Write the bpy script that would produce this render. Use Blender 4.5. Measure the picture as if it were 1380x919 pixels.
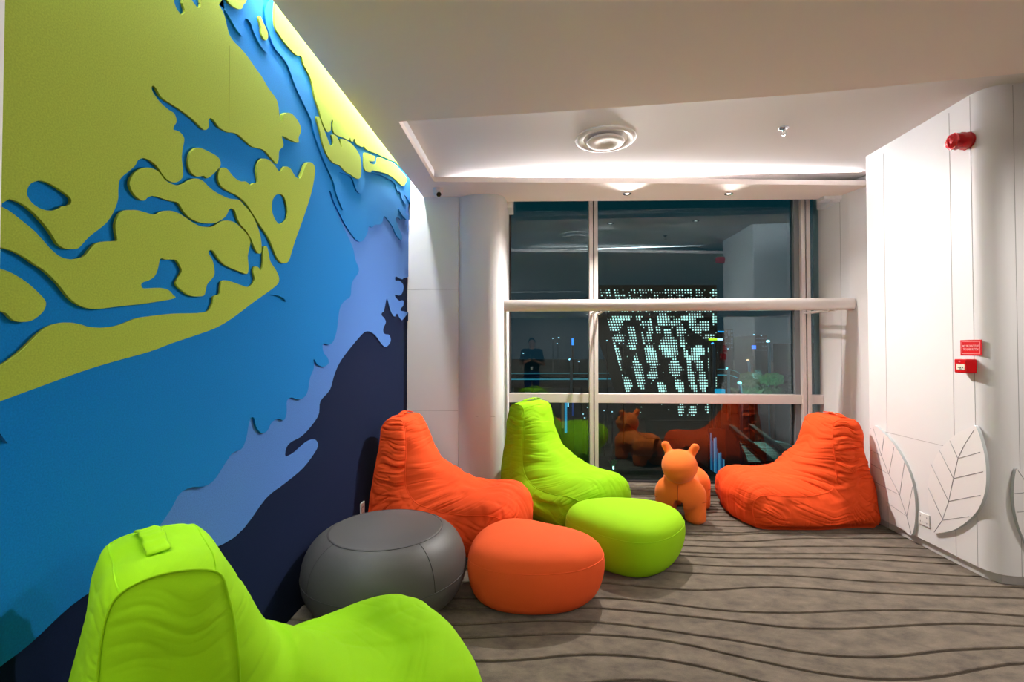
import bpy, bmesh, math, random
import numpy as np
from mathutils import Vector, Matrix

# ------------------------------------------------------------------ scene
for o in list(bpy.data.objects):
    bpy.data.objects.remove(o, do_unlink=True)
SC = bpy.context.scene
COL = SC.collection
PI = math.pi

# camera: the way into the room is +Y, eye height 1.5 m
IW, IH, FOC = 1380, 919, 640.0
PITCH, YAW = math.radians(1.0294), math.radians(3.3974)
F_ = Vector((-math.sin(YAW) * math.cos(PITCH), math.cos(YAW) * math.cos(PITCH), math.sin(PITCH)))
R_ = Vector((math.cos(YAW), math.sin(YAW), 0))
U_ = R_.cross(F_)
EYE = Vector((0, 0, 1.5))
cam_data = bpy.data.cameras.new('camera')
cam = bpy.data.objects.new('camera', cam_data)
COL.objects.link(cam)
cam_data.sensor_width = 36
cam_data.lens = 36 * FOC / IW
cam_data.clip_start = 0.02
cam_data.clip_end = 2000
M = Matrix((R_, U_, -F_)).transposed().to_4x4()
M.translation = EYE
cam.matrix_world = M
SC.camera = cam

SC.view_settings.view_transform = 'Standard'
SC.view_settings.look = 'None'
SC.view_settings.gamma = 1
SC.view_settings.exposure = 0.45
SC.view_settings.use_curve_mapping = False

world = bpy.data.worlds.new('night_sky')
SC.world = world
world.use_nodes = True
wn = world.node_tree
wb = wn.nodes['Background']
wtc = wn.nodes.new('ShaderNodeTexCoord')
wsep = wn.nodes.new('ShaderNodeSeparateXYZ')
wr = wn.nodes.new('ShaderNodeValToRGB')
wr.color_ramp.elements[0].position = 0.0
wr.color_ramp.elements[0].color = (0.006, 0.022, 0.034, 1)
wr.color_ramp.elements[1].position = 0.35
wr.color_ramp.elements[1].color = (0.001, 0.024, 0.030, 1)
wn.links.new(wtc.outputs['Generated'], wsep.inputs[0])
wn.links.new(wsep.outputs['Z'], wr.inputs[0])
wn.links.new(wr.outputs[0], wb.inputs[0])
wb.inputs[1].default_value = 0.8

def aim(o, d):
    o.rotation_euler = Vector(d).to_track_quat('-Z', 'Y').to_euler()

def area_light(name, loc, d, sx, sy, power, col=(1, 1, 1), spread=180, along=None):
    l = bpy.data.lights.new(name, 'AREA')
    l.shape = 'RECTANGLE'; l.size = sx; l.size_y = sy
    l.energy = power; l.color = col; l.spread = math.radians(spread)
    o = bpy.data.objects.new(name, l); COL.objects.link(o); o.location = loc
    z = -Vector(d).normalized()
    x = Vector(along).normalized() if along else z.orthogonal().normalized()
    x = (x - z * x.dot(z)).normalized()
    y = z.cross(x)
    m = Matrix((x, y, z)).transposed().to_4x4(); m.translation = loc
    o.matrix_world = m
    return o

def spot_light(name, loc, d, power, angle, blend=0.5, radius=0.03, col=(1, 1, 1)):
    l = bpy.data.lights.new(name, 'SPOT')
    l.energy = power; l.spot_size = math.radians(angle); l.spot_blend = blend
    l.shadow_soft_size = radius; l.color = col
    o = bpy.data.objects.new(name, l); COL.objects.link(o); o.location = loc
    aim(o, d)
    return o

# measured room (metres)
XL = -1.39          # face of the navy felt on the left wall
XR = 2.885          # right wall
YG = 5.487          # glass
YB = 4.90           # flat bit of back wall left of the window
ZC, ZR = 3.10, 3.21 # ceiling, and the raised tray in it

# LED line in the slot above the felt wall
area_light('slot_led', (XL + 0.115, 1.45, 3.43), (-1.0, 0, -1), 6.6, 0.05, 92, (0.90, 0.96, 1.0), along=(0, 1, 0))
# LED line hidden behind the back lip of the ceiling tray
area_light('tray_led_back', (1.05, 4.715, 3.175), (0.0, -1, 0.22), 4.05, 0.022, 34, (1, 0.98, 1.0), along=(1, 0.083, 0))
area_light('tray_led_front', (0.9, 3.02, 3.175), (0, 1, 0.3), 3.6, 0.02, 3.0, (0.95, 0.98, 1.0), along=(1, -0.09, 0))
# the two pinhole downlights in the soffit before the window
DL = [(0.893, 4.91), (1.934, 4.972)]
for i, (x, y) in enumerate(DL):
    spot_light('soffit_spot', (x, y, 3.06), (-0.08, -0.6, -1), (300, 72)[i], 152, 0.7, 0.025, (1.0, 0.95, 0.91))
# added fill spots behind and beside the camera, out of view, no fixtures
for (x, y, e) in [(0.6, -0.8, 9), (0.4, -2.4, 110), (2.6, -2.4, 90), (3.6, 1.85, 150), (4.3, -2.2, 60)]:
    spot_light('fill_spot', (x, y, 3.07), (0, 0, -1), e, 165, 0.8, 0.06, (1.0, 0.95, 0.90))

# ------------------------------------------------------------------ pixels <-> planes
def ray(px, py):
    return F_ + R_ * ((px - IW / 2) / FOC) - U_ * ((py - IH / 2) / FOC)
def onX(px, py, X):
    v = ray(px, py); return EYE + v * ((X - EYE.x) / v.x)
def onY(px, py, Y):
    v = ray(px, py); return EYE + v * ((Y - EYE.y) / v.y)
def onZ(px, py, Z):
    v = ray(px, py); return EYE + v * ((Z - EYE.z) / v.z)

# ------------------------------------------------------------------ materials
def s2l(c):
    r = []
    for v in c[:3]:
        v = v / 255.0
        r.append(v / 12.92 if v <= 0.04045 else ((v + 0.055) / 1.055) ** 2.4)
    return (*r, 1)
MATS = {}
def mat(name, rgb, rough=0.6, metal=0.0, spec=0.4, emit=None, estr=1.0, sheen=0.0):
    if name in MATS: return MATS[name]
    m = bpy.data.materials.new(name); m.use_nodes = True
    b = m.node_tree.nodes['Principled BSDF']
    b.inputs['Base Color'].default_value = s2l(rgb)
    b.inputs['Roughness'].default_value = rough
    b.inputs['Metallic'].default_value = metal
    b.inputs['Specular IOR Level'].default_value = spec
    if sheen: b.inputs['Sheen Weight'].default_value = sheen; b.inputs['Sheen Roughness'].default_value = 0.5
    if emit:
        b.inputs['Emission Color'].default_value = s2l(emit)
        b.inputs['Emission Strength'].default_value = estr
    MATS[name] = m
    return m
def add_noise(m, amp=0.15, scale=200, bump=0.0, bscale=None, detail=4, dist=0.002, stretch=None):
    """mottle the base colour and give a fine relief"""
    nt = m.node_tree; b = nt.nodes['Principled BSDF']
    tc = nt.nodes.new('ShaderNodeTexCoord')
    src = tc.outputs['Object']
    if stretch:
        mp = nt.nodes.new('ShaderNodeMapping'); mp.inputs['Scale'].default_value = stretch
        nt.links.new(src, mp.inputs[0]); src = mp.outputs[0]
    n = nt.nodes.new('ShaderNodeTexNoise'); n.inputs['Scale'].default_value = scale; n.inputs['Detail'].default_value = detail
    nt.links.new(src, n.inputs['Vector'])
    if amp:
        base = list(b.inputs['Base Color'].default_value)
        r = nt.nodes.new('ShaderNodeValToRGB')
        r.color_ramp.elements[0].position = 0.3; r.color_ramp.elements[1].position = 0.7
        r.color_ramp.elements[0].color = tuple(c * (1 - amp) for c in base[:3]) + (1,)
        r.color_ramp.elements[1].color = tuple(min(1, c * (1 + amp)) for c in base[:3]) + (1,)
        nt.links.new(n.outputs[0], r.inputs[0]); nt.links.new(r.outputs[0], b.inputs['Base Color'])
    if bump:
        n2 = nt.nodes.new('ShaderNodeTexNoise'); n2.inputs['Scale'].default_value = bscale or scale; n2.inputs['Detail'].default_value = 3
        nt.links.new(src, n2.inputs['Vector'])
        bp = nt.nodes.new('ShaderNodeBump'); bp.inputs['Strength'].default_value = bump; bp.inputs['Distance'].default_value = dist
        nt.links.new(n2.outputs[0], bp.inputs['Height']); nt.links.new(bp.outputs[0], b.inputs['Normal'])
    return m

def felt(name, rgb):
    return add_noise(mat(name, rgb, 0.95, 0, 0.1, sheen=(0.03 if 'navy' in name else 0.06)), 0.11, 200, 0.25, 260, dist=0.001)
FELT_NAVY = felt('felt_navy', (9, 26, 60))
FELT_PERI = felt('felt_periwinkle', (76, 124, 200))
FELT_BLUE = felt('felt_blue', (0, 116, 190))
FELT_BLUE2 = felt('felt_blue_raised', (0, 116, 190))
FELT_GREEN = felt('felt_green', (154, 171, 62))
WHITE = add_noise(mat('white_wall_paint', (232, 230, 230), 0.45, 0, 0.35), 0.01, 3)
CEIL = mat('ceiling_paint', (246, 233, 225), 0.85, 0, 0.2)
JOINT = mat('panel_joint_grey', (176, 172, 172), 0.8)
WPLAST = mat('white_plastic', (236, 234, 230), 0.35)
FRAME = mat('aluminium_frame', (224, 214, 208), 0.38, 0.25, 0.5)
FRAME_DARK = mat('frame_gasket', (52, 48, 50), 0.6)
LEAF = mat('white_leaf_panel', (236, 233, 232), 0.4)
LEAFEDGE = mat('grey_leaf_edge', (196, 202, 202), 0.5)
BLACK = mat('black_plastic', (10, 10, 11), 0.3)
CHROME = mat('chrome', (200, 200, 205), 0.2, 1.0)
def cloth(name, rgb, sheen=0.0):
    return add_noise(mat(name, rgb, 0.85, 0, 0.25, sheen=sheen), 0.035, 600, 0.18, 900, dist=0.0006)
ORANGE = cloth('orange_canvas', (240, 80, 27))
ORANGE2 = cloth('orange_stretch_fabric', (246, 95, 43))
LIME = cloth('lime_canvas', (146, 207, 2))
LIME2 = cloth('lime_stretch_fabric', (158, 216, 12))
GREYL = add_noise(mat('grey_faux_leather', (84, 82, 80), 0.5, 0, 0.4), 0.04, 400, 0.3, 500, dist=0.0008)
GREYSEAM = mat('grey_seam', (66, 65, 64), 0.6)
PUPPY = add_noise(mat('orange_felted_foam', (252, 120, 46), 0.9, 0, 0.2, sheen=0.1), 0.03, 300, 0.2, 500, dist=0.0008)
RED = mat('red_plastic', (200, 8, 16), 0.3)
REDWRAP = add_noise(mat('red_wrapping', (214, 8, 24), 0.22, 0, 0.6), 0.0, 60, 0.8, 45, dist=0.006)

# ------------------------------------------------------------------ object helpers
def empty(name, loc=(0, 0, 0), rz=0.0):
    o = bpy.data.objects.new(name, None); COL.objects.link(o)
    o.location = loc; o.rotation_euler = (0, 0, rz)
    o.empty_display_size = 0.1
    return o
def tag(o, label=None, cat=None, group=None, kind=None):
    if label: o['label'] = label
    if cat: o['category'] = cat
    if group: o['group'] = group
    if kind: o['kind'] = kind
    return o
def mesh_obj(name, verts, faces, m, parent=None, smooth=False, loc=None):
    me = bpy.data.meshes.new(name)
    me.from_pydata([tuple(v) for v in verts], [], [tuple(int(i) for i in f) for f in faces])
    me.update()
    ms = m if isinstance(m, (list, tuple)) else [m]
    for k in ms: me.materials.append(k)
    if smooth: me.polygons.foreach_set('use_smooth', [True] * len(me.polygons))
    o = bpy.data.objects.new(name, me); COL.objects.link(o)
    if parent: o.parent = parent
    if loc is not None: o.location = loc
    return o
def bm_obj(name, bm, m, parent=None, smooth=False, loc=None):
    me = bpy.data.meshes.new(name); bm.to_mesh(me); bm.free()
    ms = m if isinstance(m, (list, tuple)) else [m]
    for k in ms: me.materials.append(k)
    if smooth:
        me.polygons.foreach_set('use_smooth', [True] * len(me.polygons))
    o = bpy.data.objects.new(name, me); COL.objects.link(o)
    if parent: o.parent = parent
    if loc is not None: o.location = loc
    return o
def add_box(bm, x0, x1, y0, y1, z0, z1, bev=0.0):
    n0 = len(bm.verts)
    r = bmesh.ops.create_cube(bm, size=1)
    vs = r['verts']
    for v in vs:
        v.co = Vector(((x0 + x1) / 2 + v.co.x * (x1 - x0), (y0 + y1) / 2 + v.co.y * (y1 - y0), (z0 + z1) / 2 + v.co.z * (z1 - z0)))
    if bev:
        es = list({e for v in vs for e in v.link_edges})
        bmesh.ops.bevel(bm, geom=es, offset=bev, segments=3, affect='EDGES', profile=0.5)
    return vs
def box(name, x0, x1, y0, y1, z0, z1, m, parent=None, bev=0.0):
    bm = bmesh.new(); add_box(bm, x0, x1, y0, y1, z0, z1, bev)
    return bm_obj(name, bm, m, parent)
def prism(name, pts, z0, z1, m, parent=None):
    """vertical prism over a plan polygon"""
    n = len(pts)
    vs = [(p[0], p[1], z0) for p in pts] + [(p[0], p[1], z1) for p in pts]
    fs = [tuple(range(n))[::-1], tuple(range(n, 2 * n))] + [(i, (i + 1) % n, n + (i + 1) % n, n + i) for i in range(n)]
    return mesh_obj(name, vs, fs, m, parent)
def catmull(pts, k=4, closed=True):
    P = [np.array(p, float) for p in pts]; n = len(P); out = []
    rng = range(n) if closed else range(n - 1)
    for i in rng:
        if closed: a, b, c, d = P[(i - 1) % n], P[i], P[(i + 1) % n], P[(i + 2) % n]
        else: a, b, c, d = P[max(i - 1, 0)], P[i], P[i + 1], P[min(i + 2, n - 1)]
        for j in range(k):
            t = j / k
            out.append(0.5 * ((2 * b) + (-a + c) * t + (2 * a - 5 * b + 4 * c - d) * t * t + (-a + 3 * b - 3 * c + d) * t ** 3))
    if not closed: out.append(P[-1])
    return out
def fill_solid(name, loops, thick, m, frame, parent=None, bevel=0.0):
    """solid slab from flat 2-D loops (first outline, then holes). frame = 4x4 taking (u, v, w) to the world;
    the front face lies at w = 0 and the slab goes back to w = -thick"""
    cu = bpy.data.curves.new('outline', 'CURVE'); cu.dimensions = '2D'; cu.fill_mode = 'BOTH'
    for lp in loops:
        s = cu.splines.new('POLY'); s.points.add(len(lp) - 1)
        for i, p in enumerate(lp): s.points[i].co = (p[0], p[1], 0, 1)
        s.use_cyclic_u = True
    cu.extrude = thick / 2
    if bevel: cu.bevel_depth = bevel; cu.bevel_resolution = 1; cu.offset = -bevel; cu.extrude = thick / 2 - bevel
    tmp = bpy.data.objects.new('tmp_outline', cu); COL.objects.link(tmp)
    dg = bpy.context.evaluated_depsgraph_get(); dg.update()
    me = bpy.data.meshes.new_from_object(tmp.evaluated_get(dg))
    bpy.data.objects.remove(tmp, do_unlink=True); bpy.data.curves.remove(cu)
    me.transform(frame @ Matrix.Translation((0, 0, -thick / 2)))
    me.name = name
    me.materials.clear(); me.materials.append(m)
    o = bpy.data.objects.new(name, me); COL.objects.link(o)
    if parent: o.parent = parent
    return o
def frame_x(X):    # (u,v,w) -> (Y,Z,X) : faces +X
    return Matrix(((0, 0, 1, X), (1, 0, 0, 0), (0, 1, 0, 0), (0, 0, 0, 1)))
def frame_nx(X):   # (u,v,w) -> u=-Y, v=Z, faces -X
    return Matrix(((0, 0, -1, X), (-1, 0, 0, 0), (0, 1, 0, 0), (0, 0, 0, 1)))
def frame_ny(Y):   # u = X, v = Z, faces -Y
    return Matrix(((1, 0, 0, 0), (0, 0, -1, Y), (0, 1, 0, 0), (0, 0, 0, 1)))
def frame_z(Z):
    return Matrix(((1, 0, 0, 0), (0, 1, 0, 0), (0, 0, 1, Z), (0, 0, 0, 1)))
def tube(name, pts, r, m, parent=None, closed=False, seg=8, flat=1.0):
    P = [Vector(p) for p in pts]; n = len(P); vs = []; fs = []
    up0 = None
    for i in range(n):
        if closed: t = P[(i + 1) % n] - P[i - 1]
        else: t = P[min(i + 1, n - 1)] - P[max(i - 1, 0)]
        if t.length < 1e-9: t = Vector((1, 0, 0))
        t.normalize()
        if up0 is None: up0 = t.orthogonal().normalized()
        a = (up0 - t * up0.dot(t))
        if a.length < 1e-6: a = t.orthogonal()
        a.normalize(); up0 = a; b = t.cross(a)
        for k in range(seg):
            w = 2 * PI * k / seg
            vs.append(P[i] + a * (r * math.cos(w)) + b * (r * flat * math.sin(w)))
    for i in range(n if closed else n - 1):
        j = (i + 1) % n
        for k in range(seg):
            l = (k + 1) % seg
            fs.append((i * seg + k, i * seg + l, j * seg + l, j * seg + k))
    if not closed:
        fs.append(tuple(range(seg))[::-1]); fs.append(tuple((n - 1) * seg + k for k in range(seg)))
    return mesh_obj(name, vs, fs, m, parent, smooth=True)
def lathe_mesh(name, prof, m, parent=None, seg=48, smooth=True, loc=None, axis='z'):
    """prof: list of (r, h); turned about the axis"""
    vs = []; fs = []
    for (r, h) in prof:
        for k in range(seg):
            w = 2 * PI * k / seg
            c, s = r * math.cos(w), r * math.sin(w)
            vs.append({'z': (c, s, h), 'x': (h, c, s), 'y': (c, h, s)}[axis])
    for i in range(len(prof) - 1):
        for k in range(seg):
            l = (k + 1) % seg
            q = (i * seg + k, i * seg + l, (i + 1) * seg + l, (i + 1) * seg + k)
            fs.append(q if axis != 'y' else q[::-1])
    o = mesh_obj(name, vs, fs, m, parent, smooth, loc)
    bm = bmesh.new(); bm.from_mesh(o.data)
    bmesh.ops.remove_doubles(bm, verts=bm.verts, dist=1e-5)
    bmesh.ops.holes_fill(bm, edges=[e for e in bm.edges if e.is_boundary], sides=0)
    bmesh.ops.recalc_face_normals(bm, faces=bm.faces)
    bm.to_mesh(o.data); bm.free()
    if smooth: o.data.polygons.foreach_set('use_smooth', [True] * len(o.data.polygons))
    return o
def autosmooth(o, ang=40):
    me = o.data
    me.polygons.foreach_set('use_smooth', [True] * len(me.polygons))
    bm = bmesh.new(); bm.from_mesh(me)
    for e in bm.edges:
        if len(e.link_faces) == 2 and e.calc_face_angle(0) > math.radians(ang): e.smooth = False
    bm.to_mesh(me); bm.free()
    return o
def surface_nets(fn, lo, hi, h):
    xs = [np.arange(lo[i], hi[i] + h, h) for i in range(3)]
    X, Y, Z = np.meshgrid(*xs, indexing='ij')
    V = fn(X, Y, Z); S = V < 0
    nx, ny, nz = V.shape
    cnt = np.zeros((nx - 1, ny - 1, nz - 1)); acc = np.zeros((nx - 1, ny - 1, nz - 1, 3))
    corners = [(a, b, c) for a in (0, 1) for b in (0, 1) for c in (0, 1)]
    def sl(A, c): return A[c[0]:nx - 1 + c[0], c[1]:ny - 1 + c[1], c[2]:nz - 1 + c[2]]
    for a in corners:
        for d in range(3):
            if a[d] == 0:
                b = list(a); b[d] = 1
                va, vb = sl(V, a), sl(V, b)
                cr = (va < 0) != (vb < 0)
                t = np.where(cr, va / np.where(cr, va - vb, 1), 0)
                p = np.zeros(va.shape + (3,)); p[..., 0] = a[0]; p[..., 1] = a[1]; p[..., 2] = a[2]
                p[..., d] += t
                acc += np.where(cr[..., None], p, 0); cnt += cr
    mask = cnt > 0
    idx = -np.ones(mask.shape, int); idx[mask] = np.arange(mask.sum())
    I = np.argwhere(mask)
    P = (I + acc[mask] / cnt[mask][:, None]) * h + np.array(lo)
    faces = []
    for d in range(3):
        o1, o2 = (d + 1) % 3, (d + 2) % 3
        s0 = [slice(None)] * 3; s1 = [slice(None)] * 3
        s0[d] = slice(0, -1); s1[d] = slice(1, None)
        cr = S[tuple(s0)] != S[tuple(s1)]
        for e in np.argwhere(cr):
            if e[o1] == 0 or e[o2] == 0: continue
            q = []
            for (u, w) in ((0, 0), (1, 0), (1, 1), (0, 1)):
                c = e.copy(); c[o1] -= 1 - u; c[o2] -= 1 - w
                if (c < 0).any() or any(c[k] >= idx.shape[k] for k in range(3)): q = None; break
                q.append(idx[tuple(c)])
            if q is None or min(q) < 0: continue
            if not S[tuple(e)]: q = q[::-1]
            faces.append(q)
    return P, faces

# ================================================================== THE ROOM
# ---- carpet: raised pile bands between carved wavy grooves
def fpx(pts): return [onZ(a, b, 0) for a, b in pts]
groove_px = [
 [(620,842),(730,835),(803,837.7),(861,844),(919,852.8),(1000,864),(1038,871.6),(1096,881.7),(1154,886),(1212,884.6),(1270,876),(1380,871.6)],
 [(606,860),(658,858.6),(716,854.8),(774,852.8),(861,858.6),(919,865.8),(1000,886),(1038,893.3),(1096,906.4),(1154,913.6),(1212,916.5),(1270,912),(1328,899),(1380,892)],
 [(635,891),(701,890.4),(774,880.9),(846,882.6),(919,891.9),(1000,910.7),(1060,928),(1150,944),(1260,940),(1380,920)],
 [(720,930),(803,918),(861,915),(919,919),(1000,940),(1150,975),(1380,955)],
 [(600,820),(632,819),(797,818),(861,823.8),(1000,837.4),(1052,845.5),(1125,847.8),(1197,844),(1270,840),(1328,840),(1380,844)],
 [(560,806),(817,805),(890,812),(980,823.8),(1067,826),(1154,822.3),(1241,821.7),(1299,823.8),(1342,826.7),(1380,830.4)],
 [(560,786),(700,783),(817,784.6),(861,790),(919,794.8),(962,795.6),(1000,792),(1023,790.4),(1081,791.9),(1154,797.7),(1226,801),(1299,803.5),(1380,806)],
 [(560,766),(890,767.8),(919,771.6),(980,774.4),(1052,775),(1110,778),(1154,783),(1226,785.5),(1284,787.5),(1337,790)],
 [(560,757),(904,758.5),(980,763.4),(1067,763.7),(1154,767),(1307,776.5)],
 [(560,746),(913,747.5),(948,750.4),(980,752),(1096,752),(1183,754),(1279,760)],
 [(560,742),(919,743.5),(980,746.3),(1096,746),(1168,745.5),(1270,752)],
 [(560,734),(919,734.8),(980,737.6),(1096,736),(1154,736),(1241,738.8)],
 [(560,727),(919,727),(980,729.8),(1023,729.5),(1067,725),(1212,725)],
 [(560,719),(919,719.4),(980,721.4),(1032,718),(1200,718)],
]
GX = np.arange(-1.6, 6.01, 0.06)
grooves = []
for g in groove_px:
    w = fpx(g); x = [p.x for p in w]; y = [p.y for p in w]
    s = np.interp(GX, x, y)
    k = np.ones(5) / 5; s = np.convolve(np.pad(s, 2, mode='edge'), k, 'valid')
    grooves.append(s)
grooves.sort(key=lambda s: s[40])
rng = random.Random(5)
def wave_row(y0, ph):
    return y0 + 0.05 * np.sin(GX * 1.9 + ph) + 0.02 * np.sin(GX * 4.3 + ph * 2.1)
y = grooves[0][40] - 0.17; ph = 1.0
near = []
while y > -3.9:
    near.append(wave_row(y, ph)); y -= rng.uniform(0.10, 0.20); ph += 0.5
y = grooves[-1][40] + 0.085; far = []
while y < YG - 0.02:
    far.append(y + 0.012 * np.sin(GX * 2.4 + ph) + 0.01 * np.sin(GX * 5 + ph)); y += rng.uniform(0.075, 0.14); ph += 0.7
rows = near[::-1] + grooves + far
for i in range(1, len(rows)):
    rows[i] = np.maximum(rows[i], rows[i - 1] + 0.034)
rows = [np.full_like(GX, -4.0)] + rows + [np.full_like(GX, YG + 0.1)]
vs = []; fs = []; mi = []
GW, GD = 0.0085, 0.008
for i in range(len(rows) - 1):
    a, b = rows[i] + GW, rows[i + 1] - GW
    ok = True
    base = len(vs)
    for j, x in enumerate(GX):
        d = min(0.006, 0.3 * (b[j] - a[j]))
        for (yy, zz) in ((rows[i][j], -GD), (a[j], -GD), (a[j] + d * 0.3, -0.001 * 2), (a[j] + d, 0), (b[j] - d, 0), (b[j] - d * 0.3, -0.002), (b[j], -GD), (rows[i + 1][j], -GD)):
            vs.append((x, yy, zz))
    for j in range(len(GX) - 1):
        for k in range(7):
            p = base + j * 8 + k; q = base + (j + 1) * 8 + k
            fs.append((p, q, q + 1, p + 1)); mi.append(1 if k in (0, 6) else 0)
CARPET = mat('carpet_pile', (152, 141, 131), 0.95, 0, 0.1, sheen=0.2)
nt = CARPET.node_tree; pb = nt.nodes['Principled BSDF']
tc = nt.nodes.new('ShaderNodeTexCoord'); mp = nt.nodes.new('ShaderNodeMapping'); mp.inputs['Scale'].default_value = (1.0, 1.7, 1); mp.inputs['Rotation'].default_value = (0, 0, 0.5)
nt.links.new(tc.outputs['Object'], mp.inputs[0])
n1 = nt.nodes.new('ShaderNodeTexNoise'); n1.inputs['Scale'].default_value = 7.5; n1.inputs['Detail'].default_value = 5; n1.inputs['Roughness'].default_value = 0.62; n1.inputs['Distortion'].default_value = 0.2
nt.links.new(mp.outputs[0], n1.inputs['Vector'])
r1 = nt.nodes.new('ShaderNodeValToRGB'); e = r1.color_ramp.elements
e[0].position = 0.30; e[0].color = s2l((84, 75, 65)); e[1].position = 0.72; e[1].color = s2l((128, 115, 99))
nt.links.new(n1.outputs[0], r1.inputs[0])
n2 = nt.nodes.new('ShaderNodeTexNoise'); n2.inputs['Scale'].default_value = 240; n2.inputs['Detail'].default_value = 2
nt.links.new(tc.outputs['Object'], n2.inputs['Vector'])
mx = nt.nodes.new('ShaderNodeMix'); mx.data_type = 'RGBA'; mx.blend_type = 'OVERLAY'; mx.inputs[0].default_value = 0.35
nt.links.new(r1.outputs[0], mx.inputs[6]); nt.links.new(n2.outputs[0], mx.inputs[7]); nt.links.new(mx.outputs[2], pb.inputs['Base Color'])
bp = nt.nodes.new('ShaderNodeBump'); bp.inputs['Strength'].default_value = 0.5; bp.inputs['Distance'].default_value = 0.003
nt.links.new(n2.outputs[0], bp.inputs['Height']); nt.links.new(bp.outputs[0], pb.inputs['Normal'])
CARPETG = mat('carpet_groove', (70, 61, 52), 0.95, 0, 0.1)
fl = mesh_obj('floor', vs, fs, [CARPET, CARPETG])
fl.data.polygons.foreach_set('material_index', mi)
tag(fl, kind='structure')

# ---- walls
wl = box('wall_left', XL - 0.25, XL - 0.012, -4.0, YB + 0.1, -0.01, 3.5, WHITE); tag(wl, kind='structure')
# flat back wall plus the round-cornered pilaster left of the window
pl = [(XL - 0.25, YB), (-0.852, YB)] + [tuple(p) for p in catmull([(-0.852, 4.925), (-0.80, 4.885), (-0.70, 4.845), (-0.56, 4.83), (-0.45, 4.85), (-0.385, 4.92), (-0.36, 5.05)], 6, False)] + [(-0.355, YG + 0.1), (XL - 0.25, YG + 0.1)]
wb_ = prism('wall_back', pl, -0.01, 3.5, WHITE); autosmooth(wb_, 25); tag(wb_, kind='structure')
# right jamb wall curving out of the window reveal
jp = [(3.105, YG + 0.1), (3.108, YG), (3.125, 5.15)] + [tuple(p) for p in catmull([(3.14, 5.02), (3.165, 4.93), (3.20, 4.80), (3.235, 4.62), (3.29, 4.45), (3.36, 4.34)], 5, False)] + [(3.8, 4.34), (3.8, YG + 0.1)]
wj = prism('wall_window_jamb', jp, -0.01, 3.5, WHITE); autosmooth(wj, 25); tag(wj, kind='structure')
# right wall with its rounded corner, lifted on a recessed toe kick
YE, YC, RC = 4.37, 3.21, 0.13
rp = [(3.5, YE), (XR + 0.01, YE), (XR, YE - 0.01), (XR, YC + RC)] + [(XR + RC - RC * math.cos(a), YC + RC - RC * math.sin(a)) for a in np.linspace(0.12, PI / 2, 10)] + [(6.2, YC), (6.2, YE)]
wr_ = prism('wall_right', rp, 0.065, ZR + 0.2, WHITE); autosmooth(wr_, 20); tag(wr_, kind='structure')
tp = [(3.5, YE - 0.02), (XR + 0.03, YE - 0.02), (XR + 0.03, YC + 0.12), (XR + 0.07, YC + 0.045), (XR + 0.15, YC + 0.03), (6.2, YC + 0.03), (6.2, YE - 0.02)]
TOE = mat('toe_kick_white', (206, 202, 200), 0.5)
tk = prism('baseboard_right', tp, 0.0, 0.07, TOE); tag(tk, kind='structure')
wf = box('wall_rear', XL - 0.25, 6.3, -4.2, -4.0, -0.01, 3.5, mat('rear_wall_taupe', (150, 140, 130), 0.8)); tag(wf, kind='structure')
ws = box('wall_far_right', 6.2, 6.4, -4.0, YC + 0.01, -0.01, 3.5, mat('rear_wall_taupe', (150, 140, 130), 0.8)); tag(ws, kind='structure')

# ---- panel joints on the walls
def joint(parent, a, b, nrm, w=0.0035, name='panel_joint'):
    a, b, nrm = Vector(a), Vector(b), Vector(nrm)
    t = (b - a).normalized(); s = t.cross(nrm).normalized() * w / 2; n = nrm * 0.0012
    q = [a - s, a + s, b + s, b - s]
    vs = [p - n for p in q] + [p + n for p in q]
    fs = [(3, 2, 1, 0), (4, 5, 6, 7), (0, 1, 5, 4), (1, 2, 6, 5), (2, 3, 7, 6), (3, 0, 4, 7)]
    return mesh_obj(name, vs, fs, JOINT, parent)
def jx(px, y0, y1):
    p = onX(px, 400, XR); joint(wr_, (XR, p.y, onX(px, y1, XR).z), (XR, p.y, onX(px, y0, XR).z), (-1, 0, 0))
jx(1193, 205, 708); jx(1283, 150, 752)
joint(wr_, (XR, YC + RC, 0.066), (XR, YC + RC, 3.2), (-1, 0, 0))
joint(wr_, (XR + RC + 0.02, YC, 0.066), (XR + RC + 0.02, YC, 3.2), (0, -1, 0), 0.003)
zj = onX(1260, 598, XR).z
joint(wr_, (XR, YC + RC, zj), (XR, YE - 0.02, zj), (-1, 0, 0))
joint(wr_, (4.6, YC, 0.066), (4.6, YC, 3.2), (0, -1, 0), 0.003)
for z in (onY(580, 390, YB).z, onY(580, 553, YB).z):
    joint(wb_, (XL, YB, z), (-0.853, YB, z), (0, -1, 0), 0.004)
joint(wb_, (-0.66, 4.8353, onY(650, 561, 4.84).z), (-0.46, 4.8353, onY(650, 561, 4.84).z), (0, -1, 0), 0.004)
joint(wj, (3.127, 5.13, 0.0), (3.127, 5.13, 3.1), (-1, 0, 0))
joint(wl, (XL - 0.012, 1.0, 0), (XL - 0.012, 1.0, 3.4), (1, 0, 0))

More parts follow.
